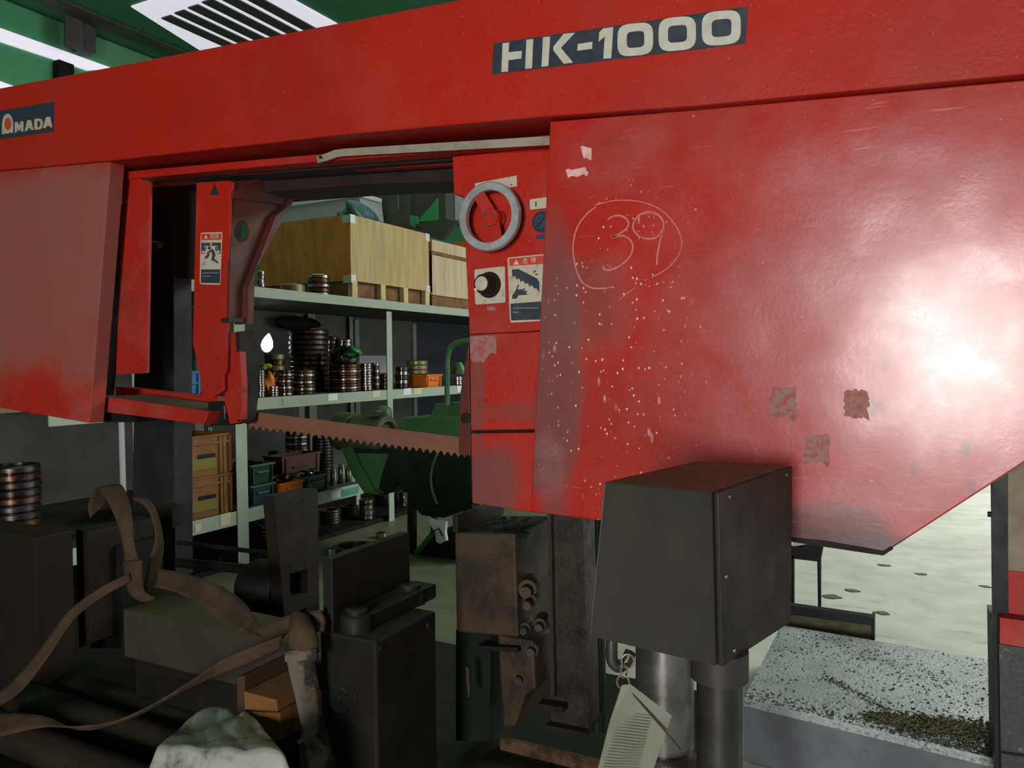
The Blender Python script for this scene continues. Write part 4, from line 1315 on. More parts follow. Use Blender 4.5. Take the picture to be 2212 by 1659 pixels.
# copper-brown stack and scraps at the far left
stack(34, -4.62, zl, 96, 12, 1003, ['steel_dark', 'steel_brown', 'steel_dark'], 'the wide copper brown stack at the left edge', G3, ybot=1060, wall=0.25)
bx = thing('cardboard_box', onX(25, 905, -4.75), 'small tan box on the middle shelf at the left edge', 'box')
p0, p1 = onX(-10, 905, -4.6).y, onX(48, 905, -4.6).y
obj('box_body', box(-4.9, -4.6, p0, p1, zm, zm + 0.10), plain('cardboard', (0.20, 0.15, 0.09), 0.8), bx)
obj('box_flap', box(-4.9, -4.58, p0, p1 + 0.03, zm + 0.10, zm + 0.112), M['card_tan'], bx)
o = obj('orange_block', box(-4.98, -4.72, onX(8, 890, -4.8).y, onX(34, 890, -4.8).y, zm + 0.114, zm + 0.17), M['orange'])
tag(o, 'orange block on the tan box at the left edge', 'block')

# on the floor under the rack
G4 = 'steel rings stacked on the floor under the rack'
zf = 0.041
stack(712, -4.85, zf, 50, 10, 1100, ['steel_dark', 'steel'], 'the dark floor stack behind the vise jaw', G4, ybot=1150)
stack(792, -4.66, zf, 32, 11, 1078, ['steel', 'steel', 'steel_brown'], 'the bright floor stack left of the black one', G4, ybot=1110)
stack(829, -4.95, zf, 40, 12, 1066, ['steel_dark'], 'the black floor stack beside the upright', G4, ybot=1110)
stack(876, -4.75, zf, 52, 11, 1060, ['steel'], 'the big bright floor stack right of the upright', G4, ybot=1100)
stack(755, -4.95, zf, 40, 10, 1092, ['steel_dark'], 'the dim floor stack between the dark and bright ones', G4, ybot=1120)
stack(672, -4.85, zf, 40, 9, 1108, ['steel_dark'], 'the dim floor stack hidden beside the window jaw', G4, ybot=1150)
stack(570, -4.85, zf, 22, 8, 1135, ['steel_dark', 'steel'], 'the slim floor stack beside the rack upright', G4, ybot=1160)
stack(475, -4.70, zf, 26, 3, 1200, ['steel'], 'the small floor stack glimpsed under the arm bars', G4, ybot=1215)
stack(765, -4.02, 0.001, 96, 1, 1168, ['steel_dark'], 'the large black one lying flat before the floor stacks', G4, ybot=1195, hmax=0.06)
stack(715, -4.02, 0.001, 22, 2, 1185, ['steel'], 'the small bright pair on the floor behind the jaw', G4, ybot=1195, hmax=0.05)
stack(824, -4.15, 0.001, 24, 1, 1150, ['steel'], 'the small bright one lying by the jaw end', G4, ybot=1160, hmax=0.06)

# ------------------------------------------------------------------ green machine between rack and saw
YM = 5.2
gm = thing('green_machine', onY(900, 1235, YM), 'dark green machine with motor standing before the rack', 'machine')
obj('body', prY(((864, 940), (864, 903), (1030, 898), (1030, 985), (864, 985)), YM, 0.5), M['mach_green'], gm, bevel=0.01)
obj('hood', prY(((925, 905), (940, 872), (1030, 866), (1030, 905)), YM + 0.1, 0.3), M['mach_green'], gm, bevel=0.01)
a, b = onY(731, 930, YM + 0.05), onY(768, 933, YM + 0.05)
obj('drum', lathe(a, b - a, [(0.1, 0), (0.165, 0.02), (0.165, (b - a).length)], 32), M['mach_olive'], gm, smooth=True)
a, b = onY(772, 934, YM + 0.05), onY(838, 941, YM + 0.05)
L = (b - a).length
obj('motor', lathe(a, b - a, [(0.155, 0), (0.155, L * 0.55), (0.165, L * 0.6), (0.165, L - 0.01), (0.12, L), (0.12, L - 0.03), (0.02, L - 0.03)], 32), M['mach_olive'], gm, smooth=True)
obj('terminal_box', prY(((788, 888), (808, 886), (815, 890), (812, 900), (790, 902)), YM - 0.05, 0.12), M['mach_olive'], gm, bevel=0.004)
c = onY(826, 888, YM + 0.15)
obj('dome', lathe(c - Vector((0, 0, 0.05)), (0, 0, 1), [(0.085, 0), (0.08, 0.06), (0.06, 0.085), (0.02, 0.10)], 24), M['mach_green'], gm, smooth=True)
obj('chute_side', prY(((726, 940), (752, 948), (784, 1017), (815, 1068), (786, 1064), (761, 1027)), YM - 0.05, 0.35), M['mach_green'], gm)
obj('chute_panel', prY(((770, 975), (838, 978), (822, 1048), (813, 1066), (784, 1019)), YM - 0.02, 0.3), M['mach_green'], gm)
obj('crossbar', prY(((765, 970), (860, 972), (858, 980), (768, 979)), YM - 0.08, 0.08), M['mach_dark'], gm)
obj('belly', prY(((846, 966), (883, 962), (1012, 975), (1025, 990), (1025, 1083), (976, 1110), (955, 1120), (905, 1114), (883, 1070), (856, 1050), (834, 1070), (814, 1055), (826, 1010)), YM - 0.2, 0.55), M['mach_dark'], gm, bevel=0.03, segs=3)
arc = [onY(945 - 14 * math.sin(t * math.pi), 980 + t * 110, YM - 0.215) for t in [k / 10 for k in range(11)]]
obj('belly_band', tube(arc, 0.012, 8), M['mach_olive'], gm)
obj('pipe', tube(spline([onY(x, y, YM - 0.02) for x, y in ((966, 875), (966, 800), (968, 765), (978, 746), (1000, 738), (1030, 733))], 5), 0.022, 10), M['mach_green'], gm, smooth=True)
c = onY(990, 808, YM + 0.3)
obj('cap', lathe(c, (0, 0, 1), [(0.065, 0), (0.065, 0.04), (0.03, 0.10)], 20), M['mach_green'], gm, smooth=True)
for x0, x1, y1 in ((880, 893, 1200), (930, 938, 1200), (1000, 1020, 1240)):
    obj('leg', prY(((x0, 1060), (x1, 1060), (x1, y1), (x0, y1)), YM - 0.1, 0.05), M['mach_dark'], gm)
obj('cabinet', prY(((905, 1180), (940, 1150), (1030, 1150), (1030, 1240), (880, 1240), (880, 1205)), YM - 0.12, 0.4), M['mach_dark'], gm)
obj('brace', tube([onY(900, 1195, YM - 0.2), onY(944, 1140, YM - 0.2)], 0.022, 8), M['mach_green'], gm)
o = obj('plastic_packet', prY(((926, 1119), (940, 1124), (963, 1127), (961, 1150), (964, 1168), (950, 1175), (942, 1170), (940, 1150), (930, 1135)), YM - 0.26, 0.03), M['plastic_bag'], gm)
o.name = 'document_packet'
o['label'] = 'white plastic packet tied to the machine'
obj('packet_tie', tube([onY(930, 1150, YM - 0.27), onY(948, 1142, YM - 0.27), onY(956, 1158, YM - 0.27)], 0.006, 6), M['black'], gm)

_a, _b2 = onY(980, 523, 9.0), onY(1020, 520, 9.0)
ob = obj('orange_board', box(_a.x, _b2.x, 9.0, 9.06, ZT + 0.001, _a.z), M['orange'])
tag(ob, 'sliver of an orange board beyond the pale crate', 'board')
# ------------------------------------------------------------------ saw base, columns, vises
base = thing('machine_base', (-1.9, 2.3, 0), 'dark oily base and bed of the band saw', 'machine base')
obj('bed', box(-3.9, -0.62, 1.75, 3.0, 0.0, 0.24), M['bed'], base)
obj('bed_front', box(-3.9, -1.95, 0.55, 1.75, 0.0, 0.24), M['bed'], base)
obj('bed_side', box(-1.95, -0.62, 1.30, 1.75, 0.0, 0.24), M['bed'], base)
col = obj('guide_column', prY(((292, 584), (374, 592), (378, 1250), (284, 1250)), 2.52, onX(416, 800, onY(376, 800, 2.52).x).y - 2.52), M['column'], bevel=0.004)
tag(col, 'slate grey guide column behind the left frame', 'column')
st = obj('conduit', cyl(onY(262, 905, 2.6), onY(270, 1200, 2.6), 0.014, 10), M['ltgrey'])
tag(st, 'thin light grey conduit beside the slate column', 'conduit')

# right cast bracket with valve gear
cb = thing('cast_bracket', onY(1060, 1590, 2.2), 'rusty brown cast bracket below the control panel', 'bracket')
obj('casting', prY(((981, 1150), (1112, 1152), (1120, 1378), (985, 1366)), 2.1, 0.3), M['cast'], cb, bevel=0.008)
pa = onY(979, 1113, 2.1)
pz = onY(981, 1150, 2.1)
obj('side_lip', box(pa.x - 0.004, pa.x + 0.016, 2.1, 2.42, pz.z, pa.z), M['vise2'], cb, bevel=0.003)
rnd = random.Random(9)
sw = [blob_mesh((pa.x + 0.05 + rnd.random() * 0.17, 2.13 + rnd.random() * 0.22, pz.z + 0.004), (0.02, 0.02, 0.012), k, 1, 0.5) for k in range(40)]
o = obj('swarf', join(*sw), M['mach_dark'], cb)
o['kind'] = 'stuff'
obj('lower_casting', prY(((1074, 1372), (1152, 1384), (1157, 1490), (1136, 1502), (1112, 1572), (1086, 1572)), 2.12, 0.2), M['cast'], cb, bevel=0.008)
obj('left_leg', prY(((985, 1360), (1060, 1372), (1058, 1600), (985, 1600)), 2.16, 0.2), M['mach_dark'], cb)
for i, (x, y, r, l) in enumerate(((1142, 1268, 0.030, 0.06), (1148, 1290, 0.022, 0.09), (1136, 1353, 0.018, 0.05), (1168, 1345, 0.02, 0.05), (1150, 1400, 0.022, 0.04), (1124, 1460, 0.02, 0.04))):
    p = onY(x, y, 2.14)
    obj('valve_boss', lathe(p, (0.3, -1, 0), [(r, -0.05), (r, l * 0.4), (r * 0.6, l * 0.45), (r * 0.6, l)], 16), M['cast'], cb, smooth=True)
obj('slot', prY(((1032, 1394), (1118, 1400), (1118, 1410), (1032, 1404)), 2.095, 0.03), M['black'], cb)
obj('drain_rod', cyl(onY(1010, 1440, 2.05), onY(1014, 1505, 2.05), 0.008, 10), M['slide'], cb)

sl = thing('slide_post', onY(1228, 1590, 2.15), 'oily brown slide post with raised edges under the door', 'slide post')
obj('slide_face', prY(((1184, 1098), (1258, 1108), (1270, 1573), (1190, 1562)), 2.16, 0.10), M['slide'], sl)
obj('slide_edge', prY(((1182, 1098), (1190, 1099), (1198, 1505), (1190, 1505)), 2.14, 0.06), M['slide'], sl)
obj('slide_edge', prY(((1252, 1107), (1259, 1108), (1272, 1573), (1264, 1573)), 2.14, 0.06), M['slide'], sl)
obj('stop_block', prY(((1162, 1520), (1216, 1528), (1216, 1540), (1162, 1532)), 2.12, 0.04), M['vise2'], sl)
obj('foot_plate', prY(((1178, 1566), (1266, 1583), (1266, 1594), (1178, 1578)), 2.13, 0.05), M['vise2'], sl)
obj('rubber_gaiter', cyl(onY(1284, 1120, 2.3), onY(1292, 1575, 2.3), 0.028, 16), M['mach_dark'], sl)

p0 = onY(1436, 1606, 2.28)
lc = thing('lift_cylinder', (p0.x, p0.y, 0.241), 'dull steel lift cylinder behind the grey box pole', 'cylinder')
ztop_ = 1.09
obj('cylinder_rod', lathe((p0.x, p0.y, p0.z), (0, 0, 1), [(0.088, 0), (0.088, ztop_ - p0.z)], 40), M['piston'], lc, smooth=True)
obj('gland_ring', lathe((p0.x, p0.y, 0.241), (0, 0, 1), [(0.12, 0), (0.12, p0.z - 0.241 - 0.02), (0.105, p0.z - 0.241)], 36), M['slide'], lc, smooth=True)

ch = thing('drive_chain', onZ(1180, 1625, 0.31), 'rusty drive chain lying along the base', 'chain')
lk = None
pts = [onZ(x, y, 0.26) for x, y in ((1085, 1600), (1130, 1612), (1190, 1626), (1250, 1640), (1300, 1652))]
pts = spline(pts, 4)
for k, p in enumerate(pts[:-1]):
    q = pts[k + 1]
    d = (q - p)
    L = d.length
    d.normalize()
    n_ = d.cross(Vector((0, 0, 1)))
    loop = [p + d * (L * 0.5) + d * (math.cos(a) * L * 0.62) + (n_ if k % 2 else Vector((0, 0, 1))) * (math.sin(a) * 0.013) for a in [2 * math.pi * i / 10 for i in range(10)]]
    obj('link', tube(loop, 0.005, 6, True), M['rust'], ch)
o = obj('edge_angle', extrude([onZ(x, y, 0.29) for x, y in ((1080, 1588), (1300, 1640), (1300, 1648), (1080, 1594))], (0, 0, -0.04)), M['rust'])
tag(o, 'rusty steel edge strip behind the drive chain', 'edge strip')

# front vise: block, jaw, clamps
YV = 1.6
tl, tr = onY(690, 1368, YV), onY(812, 1385, YV)
zv = (tl.z + tr.z) / 2
yb_ = onX(942, 1318, tr.x).y
vs = thing('fixed_vise', ((tl.x + tr.x) / 2, (YV + yb_) / 2, 0.24), 'charcoal iron vise block with an upright jaw plate', 'vise')
obj('block', box(tl.x, tr.x, YV, yb_, 0.241, zv), M['vise'], vs, bevel=0.008, segs=3)
ja = onY(717, 1208, YV + 0.01)
jb = onX(885, 1157, ja.x).y
zj = ja.z
obj('jaw_plate', box(onY(696, 1215, YV + 0.01).x, ja.x, YV + 0.01, jb, zv - 0.02, zj), M['vise'], vs, bevel=0.003)
obj('jaw_foot', box(ja.x, ja.x + 0.085, YV + 0.05, jb + 0.02, zv, zv + 0.045), M['vise'], vs, bevel=0.006)
for y_, rr_ in ((YV + 0.06, 0.036), (jb - 0.06, 0.036)):
    obj('clamp_cap', lathe((ja.x + 0.042, y_, zv + 0.045), (0, 0, 1), [(0.046, -0.045), (0.046, -0.004), (0.043, 0.0), (rr_ - 0.004, 0.001), (rr_ - 0.005, 0.012), (rr_ - 0.008, 0.014)], 28), M['vise'], vs, smooth=True)
pc = onZ(826, 1336, zv)
obj('lock_washer', lathe((pc.x, pc.y, zv), (0, 0, 1), [(0.008, 0.0), (0.008, 0.008), (0.021, 0.008), (0.023, 0.0)], 24), M['greypole'], vs, smooth=True)
pd = onY(735, 1512, YV)
obj('plug_ring', lathe(pd, (0, -1, 0), [(0.036, 0.001), (0.034, 0.007), (0.022, 0.004), (0.012, 0.004), (0.010, 0.010), (0.004, 0.010)], 28), M['vise'], vs, smooth=True)
obj('plug_hole', lathe(onY(755, 1505, YV), (0, -1, 0), [(0.03, 0.0005), (0.03, 0.002)], 24), M['black'], vs)
for x, y in ((822, 1400), (925, 1350)):
    p = onX(x, y, tr.x)
    obj('bolt', lathe((tr.x, p.y, p.z), (1, 0, 0), [(0.009, 0), (0.008, 0.005)], 12), M['vise2'], vs)

# rear jaw plate with window, seen at an angle
XJ = -2.16
jp = thing('jaw_plate_stand', onX(645, 1335, XJ), 'upright brown-black jaw plate with bolt holes and square window', 'jaw plate')
lp_ = [onX(x, y, XJ) for x, y in ((592, 1072), (686, 1056), (690, 1315), (615, 1338))]
obj('plate', extrude(lp_, (-0.06, 0, 0), ([onX(x, y, XJ) for x, y in ((626, 1240), (664, 1228), (664, 1280), (626, 1288))],)), M['vise2'], jp)
obj('window_back', extrude([onX(x, y, XJ - 0.05) for x, y in ((618, 1232), (668, 1222), (668, 1290), (618, 1296))], (-0.02, 0, 0)), M['black'], jp)
for x, y in ((624, 1089), (656, 1082), (628, 1222), (658, 1212), (628, 1140)):
    p = onX(x, y, XJ)
    obj('bolt_hole', lathe(p, (1, 0, 0), [(0.009, 0), (0.008, 0.0015)], 14), M['black'], jp)
pc0, pc1 = onX(620, 1265, XJ - 0.06), None
obj('clamp_cylinder', lathe(Vector((XJ - 0.06, pc0.y, pc0.z - 0.02)), (-1, 0, 0), [(0.10, 0), (0.11, 0.02), (0.11, 0.16), (0.09, 0.2)], 32), M['black'], jp, smooth=True)
for (x0, y0_, x1, y1_, r) in ((385, 1172, 590, 1196, 0.010), (385, 1215, 560, 1232, 0.022)):
    obj('tie_rod', cyl(onY(x0, y0_, 2.35), onY(x1, y1_, 2.35), r, 12), M['black'], jp)
obj('plate_foot', box(XJ - 0.06, XJ, lp_[3].y, lp_[2].y, 0.241, lp_[3].z + 0.01), M['vise2'], jp)
o = obj('slat_grille', join(*[box(XJ + 0.02 + k * 0.0, XJ + 0.2, lp_[3].y + k * 0.035, lp_[3].y + k * 0.035 + 0.014, 0.52, 0.535) for k in range(7)]), M['slide'])
tag(o, 'small steel slat grille at the foot of the window jaw', 'grille')
obj('slat_grille_base', box(XJ + 0.02, XJ + 0.2, lp_[3].y - 0.01, lp_[3].y + 0.24, 0.241, 0.52), M['bed'], o)

# square steel billet lying across the bed
zb3 = 0.50
f0, f1 = onZ(268, 1414, zb3), onZ(535, 1492, zb3)
Yb3 = (f0.y + f1.y) / 2
zt3 = onY(400, 1345, Yb3).z
x0b = onY(266, 1340, Yb3).x
o = obj('steel_billet', box(x0b, onY(700, 1500, Yb3).x, Yb3, Yb3 + 0.19, zb3, zt3), M['billet'], bevel=0.005)
tag(o, 'long square steel billet lying across the bed', 'billet')
o = obj('bed_support', box(x0b + 0.02, x0b + 0.8, Yb3 + 0.03, Yb3 + 0.17, 0.241, zb3), M['bed'])
tag(o, 'dark support bar under the square billet', 'support')
# left vise block and plates
YLv = 1.72
q1 = onY(76, 1162, YLv)
q2 = onX(157, 1138, q1.x)
lv = thing('movable_vise', (q1.x - 0.2, YLv + 0.2, 0.241), 'dark iron movable vise block at the left border', 'vise')
obj('block', box(q1.x - 0.6, q1.x, YLv, q2.y, 0.241, q1.z), M['vise2'], lv, bevel=0.005)
obj('jaw_plate', prY(((163, 1142), (190, 1150), (196, 1390), (170, 1400)), 1.93, 0.3), M['vise2'], lv, bevel=0.003)
obj('jaw_carrier', prY(((196, 1160), (262, 1180), (262, 1400), (196, 1400)), 2.05, 0.2), M['black'], lv)
o = obj('clamp_tab', prY(((328, 1098), (352, 1091), (372, 1096), (372, 1140), (330, 1140)), 2.44, 0.06), M['vise2'], base)
# roller bed in front
zr = 0.30
M_r = None
for k, (xa, yA, xb_, yB) in enumerate(((-60, 1555, 420, 1665), (0, 1480, 520, 1600), (60, 1445, 540, 1545))):
    a, b = onZ(xa, yA, zr + 0.055), onZ(xb_, yB, zr + 0.055)
    ym = (a.y + b.y) / 2
    t = thing('bed_roller', ((a.x + b.x) / 2, ym, zr - 0.035), ('nearest', 'middle', 'farthest')[k] + ' dark steel roller of the infeed bed', 'roller')
    obj('barrel', lathe((a.x, ym, zr), (1, 0, 0), [(0.05, 0), (0.055, 0.005), (0.055, b.x - a.x - 0.005), (0.05, b.x - a.x)], 28), M['roller'], t, smooth=True)
    obj('axle', cyl((a.x - 0.04, ym, zr), (b.x + 0.04, ym, zr), 0.016, 12), M['slide'], t)
rb = onZ(340, 1560, 0.26)
ra = onZ(90, 1500, 0.26)

# lifting slings
def DP(pts, Ys):
    return [onY(x, y, Y) for (x, y), Y in zip(pts, Ys)]


sg = thing('lifting_sling', onY(315, 1285, 1.88), 'brown webbing sling looped over the left vise', 'sling')
obj('sling_loop', ribbon(DP(((195, 1120), (192, 1085), (212, 1056), (250, 1120), (268, 1190), (275, 1270)), (1.80, 1.80, 1.84, 1.86, 1.86, 1.86)),
                         DP(((228, 1090), (240, 1066), (262, 1048), (284, 1100), (292, 1180), (320, 1275)), (1.86, 1.88, 1.92, 1.90, 1.88, 1.88)), 0.004, 6, 0.006), M['web'], sg, smooth=2)
obj('sling_loop', ribbon(DP(((284, 1078), (318, 1100), (335, 1160), (322, 1210), (310, 1285)), (1.93, 1.95, 1.96, 1.94, 1.90)),
                         DP(((288, 1072), (330, 1090), (352, 1170), (345, 1225), (334, 1285)), (1.97, 2.0, 2.02, 2.0, 1.96)), 0.004, 6, 0.004), M['web'], sg, smooth=2)
obj('sling_knot', ribbon(DP(((268, 1215), (272, 1250), (280, 1280), (300, 1295)), (1.85, 1.84, 1.84, 1.86)),
                         DP(((308, 1210), (310, 1250), (316, 1278), (338, 1290)), (1.87, 1.86, 1.86, 1.88)), 0.008, 6, 0.012), M['web'], sg, smooth=2)
obj('sling_leg', ribbon(DP(((280, 1238), (220, 1268), (150, 1320), (80, 1412), (20, 1480), (-40, 1520)), (1.83, 1.78, 1.70, 1.6, 1.52, 1.48)),
                        DP(((284, 1256), (225, 1288), (162, 1338), (105, 1420), (40, 1500), (-40, 1545)), (1.83, 1.78, 1.70, 1.6, 1.52, 1.48)), 0.004), M['web'], sg, smooth=2)
obj('sling_leg', ribbon(DP(((335, 1228), (400, 1238), (470, 1262), (525, 1300), (558, 1345), (590, 1362)), (1.84, 1.80, 1.74, 1.68, 1.62, 1.58)),
                        DP(((330, 1268), (385, 1282), (445, 1318), (490, 1350), (530, 1368), (580, 1385)), (1.82, 1.76, 1.70, 1.64, 1.60, 1.56)), 0.005, 6, 0.01), M['web'], sg, smooth=2)

s2 = thing('sling_tail', onY(650, 1400, 1.5), 'grey-brown sling knotted at the front vise with a hanging tail', 'sling')
obj('knot', ribbon(DP(((545, 1362), (590, 1340), (640, 1325), (690, 1318)), (1.57, 1.56, 1.56, 1.57)),
                   DP(((560, 1385), (600, 1378), (650, 1368), (695, 1360)), (1.55, 1.53, 1.53, 1.55)), 0.012, 6, 0.018), M['web'], s2, smooth=2)
obj('knot', ribbon(DP(((632, 1335), (625, 1375), (630, 1405)), (1.55, 1.51, 1.50)), DP(((668, 1330), (685, 1370), (690, 1410)), (1.56, 1.53, 1.53)), 0.010, 6, 0.02), M['web'], s2, smooth=2)
obj('tail', ribbon(DP(((620, 1395), (622, 1440), (640, 1520), (655, 1600), (662, 1700)), (1.50, 1.49, 1.48, 1.46, 1.44)),
                   DP(((684, 1395), (682, 1440), (690, 1520), (712, 1600), (735, 1700)), (1.53, 1.53, 1.54, 1.54, 1.52)), 0.004, 6, 0.004), M['web_grey'], s2, smooth=2)
obj('stitched_band', ribbon(DP(((619, 1405), (618, 1428)), (1.485, 1.48)), DP(((687, 1400), (687, 1424)), (1.52, 1.52)), 0.012, 3), M['web_grey'], s2)
obj('long_strap', ribbon(DP(((610, 1372), (540, 1398), (470, 1430), (400, 1478), (330, 1520), (250, 1556), (170, 1568), (90, 1570), (0, 1590), (-60, 1600)), (1.52, 1.5, 1.48, 1.46, 1.44, 1.42, 1.40, 1.38, 1.36, 1.34)),
                         DP(((605, 1402), (540, 1432), (475, 1458), (402, 1490), (332, 1528), (250, 1564), (170, 1575), (90, 1545), (0, 1540), (-60, 1545)), (1.54, 1.52, 1.50, 1.48, 1.46, 1.44, 1.42, 1.42, 1.42, 1.4)), 0.004), M['web'], s2, smooth=2)
o = obj('edge_strip', extrude([onY(x, y, 1.42) for x, y in ((520, 1668), (642, 1600), (644, 1610), (535, 1675))], (0, 0.02, 0)), M['greypole'])
tag(o, 'narrow metal strip leaning beside the white bag', 'strip')

# wooden blocks and white bag in the foreground
YW = 1.46
wb = obj('wood_block', prY(((528, 1538), (604, 1540), (606, 1600), (534, 1594)), YW, 0.16), M['oakblk'], bevel=0.003)
tag(wb, 'lower amber wood block behind the white bag', 'wood block', 'amber wood blocks')
wb2 = obj('wood_block', prY(((526, 1494), (596, 1512), (600, 1538), (528, 1534)), YW + 0.005, 0.16), M['oakblk'], bevel=0.003)
tag(wb2, 'upper amber wood block stacked on the other one', 'wood block', 'amber wood blocks')
o = obj('wood_plank', prY(((511, 1462), (528, 1460), (530, 1552), (513, 1550)), YW + 0.02, 0.2), M['dkwood'], bevel=0.002)
tag(o, 'dark upright plank end left of the amber blocks', 'plank')
# bag: a crumpled sheet
nx, ny = 44, 30
V, Fc = [], []
A, B, C_, D_ = onY(446, 1526, 1.50), onY(552, 1548, 1.45), onY(648, 1648, 1.24), onY(298, 1632, 1.16)
rnd = random.Random(2)
wv = [(rnd.uniform(4, 22), rnd.uniform(4, 22), rnd.uniform(0, 6), rnd.uniform(0.2, 1)) for _ in range(12)]
for j in range(ny + 1):
    for i in range(nx + 1):
        u, v = i / nx, j / ny
        p = A.lerp(B, u).lerp(D_.lerp(C_, u), v)
        p = Vector(p)
        hgt = sum(a * math.sin(fx * u + fy * v * 0.7 + ph) for fx, fy, ph, a in wv) * 0.0030
        hgt += 0.010 * abs(math.sin(4.5 * u + 2.5 * v + 0.9 * math.sin(5 * v))) ** 0.6 + 0.005 * abs(math.sin(9 * u - 5 * v + 1)) ** 0.6 - 0.008
        p.z += hgt
        if v > 0.86:
            p.z -= (v - 0.86) * 1.6
            p.y -= (v - 0.86) * 0.1
        e = min(u, 1 - u)
        if e < 0.05:
            p.z -= (0.05 - e) * 0.8
        V.append(p)
for j in range(ny):
    for i in range(nx):
        a = j * (nx + 1) + i
        Fc.append((a, a + 1, a + nx + 2, a + nx + 1))
bag = obj('white_bag', (V, Fc), M['bag'], smooth=2)
m = bag.modifiers.new('solid', 'SOLIDIFY')
m.thickness = 0.004
tag(bag, 'crumpled dirty white plastic bag in the foreground', 'bag')
o = obj('stool_block', box(min(v.x for v in V) + 0.05, max(v.x for v in V) - 0.10, 1.24, 1.38, 0.241, min(p.z for p in (A, B, C_, D_)) - 0.06), M['bed'])
tag(o, 'dark block under the white bag', 'block')

# ------------------------------------------------------------------ grey operator box on its pole
d0 = 1.40
fa, fb, fc, fd = at(1305, 1040, 1.345), at(1537, 1063, d0), at(1546, 1440, d0), at(1272, 1375, 1.335)
ba, bb, bc, bd = at(1506, 995, 1.68), at(1697, 1008, 1.72), at(1695, 1345, 1.72), at(1500, 1300, 1.66)
gb = thing('operator_box', onY(1554, 1700, 1.46), 'dark grey steel operator box on a pipe pole', 'control box')
bodyo = obj('box_body', ([fa, fb, fc, fd, ba, bb, bc, bd], [(0, 1, 2, 3), (7, 6, 5, 4), (0, 4, 5, 1), (1, 5, 6, 2), (2, 6, 7, 3), (3, 7, 4, 0)]), M['greybox'], gb, bevel=0.003)
sv = (bb - fb).normalized()
nr = (fc - fb).cross(bb - fb).normalized()
if nr.dot(fb - CAM) > 0:
    nr = -nr
lidv = [fb + sv * 0.006 + nr * 0.002, bb + nr * 0.002 + sv * 0.012, bc + nr * 0.002 + sv * 0.012, fc + sv * 0.006 + nr * 0.002]
lid = obj('lid_panel', extrude(lidv, nr * 0.009), M['shaded_lid'], gb, bevel=0.002)
for (u, v) in ((0.12, 0.05), (0.9, 0.04), (0.06, 0.5), (0.14, 0.95)):
    p = lidv[0].lerp(lidv[1], u).lerp(lidv[3].lerp(lidv[2], u), v) + nr * 0.009
    obj('lid_screw', lathe(p, nr, [(0.0045, 0), (0.004, 0.002), (0.0015, 0.003)], 10), M['piston'], lid)
pc = at(1554, 1520, 1.50)
obj('pole', cyl((pc.x, pc.y, 0.0), (pc.x, pc.y, at(1554, 1425, 1.5).z), 0.0435, 32), M['greypole'], gb, smooth=True)
obj('pole_collar', cyl((pc.x, pc.y, at(1554, 1440, 1.5).z - 0.02), (pc.x, pc.y, at(1554, 1400, 1.5).z), 0.055, 28), M['greybox'], gb, smooth=True)
obj('hook_bracket', tube(spline([at(x, y, 1.40) for x, y in ((1322, 1372), (1322, 1424), (1336, 1440), (1352, 1430), (1362, 1408))], 5), 0.011, 10), M['greypole'], gb, smooth=True)
tg = thing('hanging_tag', at(1380, 1600, 1.36), 'grey ruled paper tag hanging on a wire ring', 'tag')
r0 = at(1358, 1425, 1.385)
for c_, rr_, tilt in ((at(1356, 1428, 1.385), 0.011, 0.4), (at(1348, 1450, 1.38), 0.010, 1.3), (at(1346, 1474, 1.375), 0.011, 0.2)):
    e1 = Vector((math.cos(tilt), math.sin(tilt), 0))
    obj('wire_ring', tube([c_ + e1 * (rr_ * math.cos(a)) + Vector((0, 0, rr_ * math.sin(a) * 1.15)) for a in [2 * math.pi * k / 18 for k in range(18)]], 0.0016, 6, True), M['wire'], tg)
dt = 1.365
card = [at(x, y, dd) for x, y, dd in ((1344, 1480, 1.37), (1362, 1478, 1.37), (1451, 1546, 1.40), (1408, 1672, 1.37), (1290, 1672, 1.31), (1318, 1560, 1.34))]
cn = (card[2] - card[0]).cross(card[4] - card[0]).normalized()
if cn.dot(card[0] - CAM) > 0:
    cn = -cn
tc = obj('tag_card', extrude(card, cn * -0.002), M['paper'], tg)
for k in range(19):
    y = 1536 + k * 6.6
    xa, xb_ = 1337 - k * 1.9, 1408 - k * 1.7

    def onc(x, y):
        r = ray(x, y)
        return CAM + r * ((card[0] - CAM).dot(cn) / r.dot(cn)) + cn * 0.0004
    obj('ruled_line', extrude([onc(xa, y), onc(xb_, y + 9), onc(xb_, y + 10.5), onc(xa, y + 1.5)], cn * 0.0003), M['tag_line'], tc)
obj('tag_string', tube([onc(1352, 1484) + cn * 0.003, onc(1400, 1540) + cn * 0.004, onc(1446, 1592) + cn * 0.003, at(1470, 1618, 1.42)], 0.0016, 6), M['dkwood'], tg)

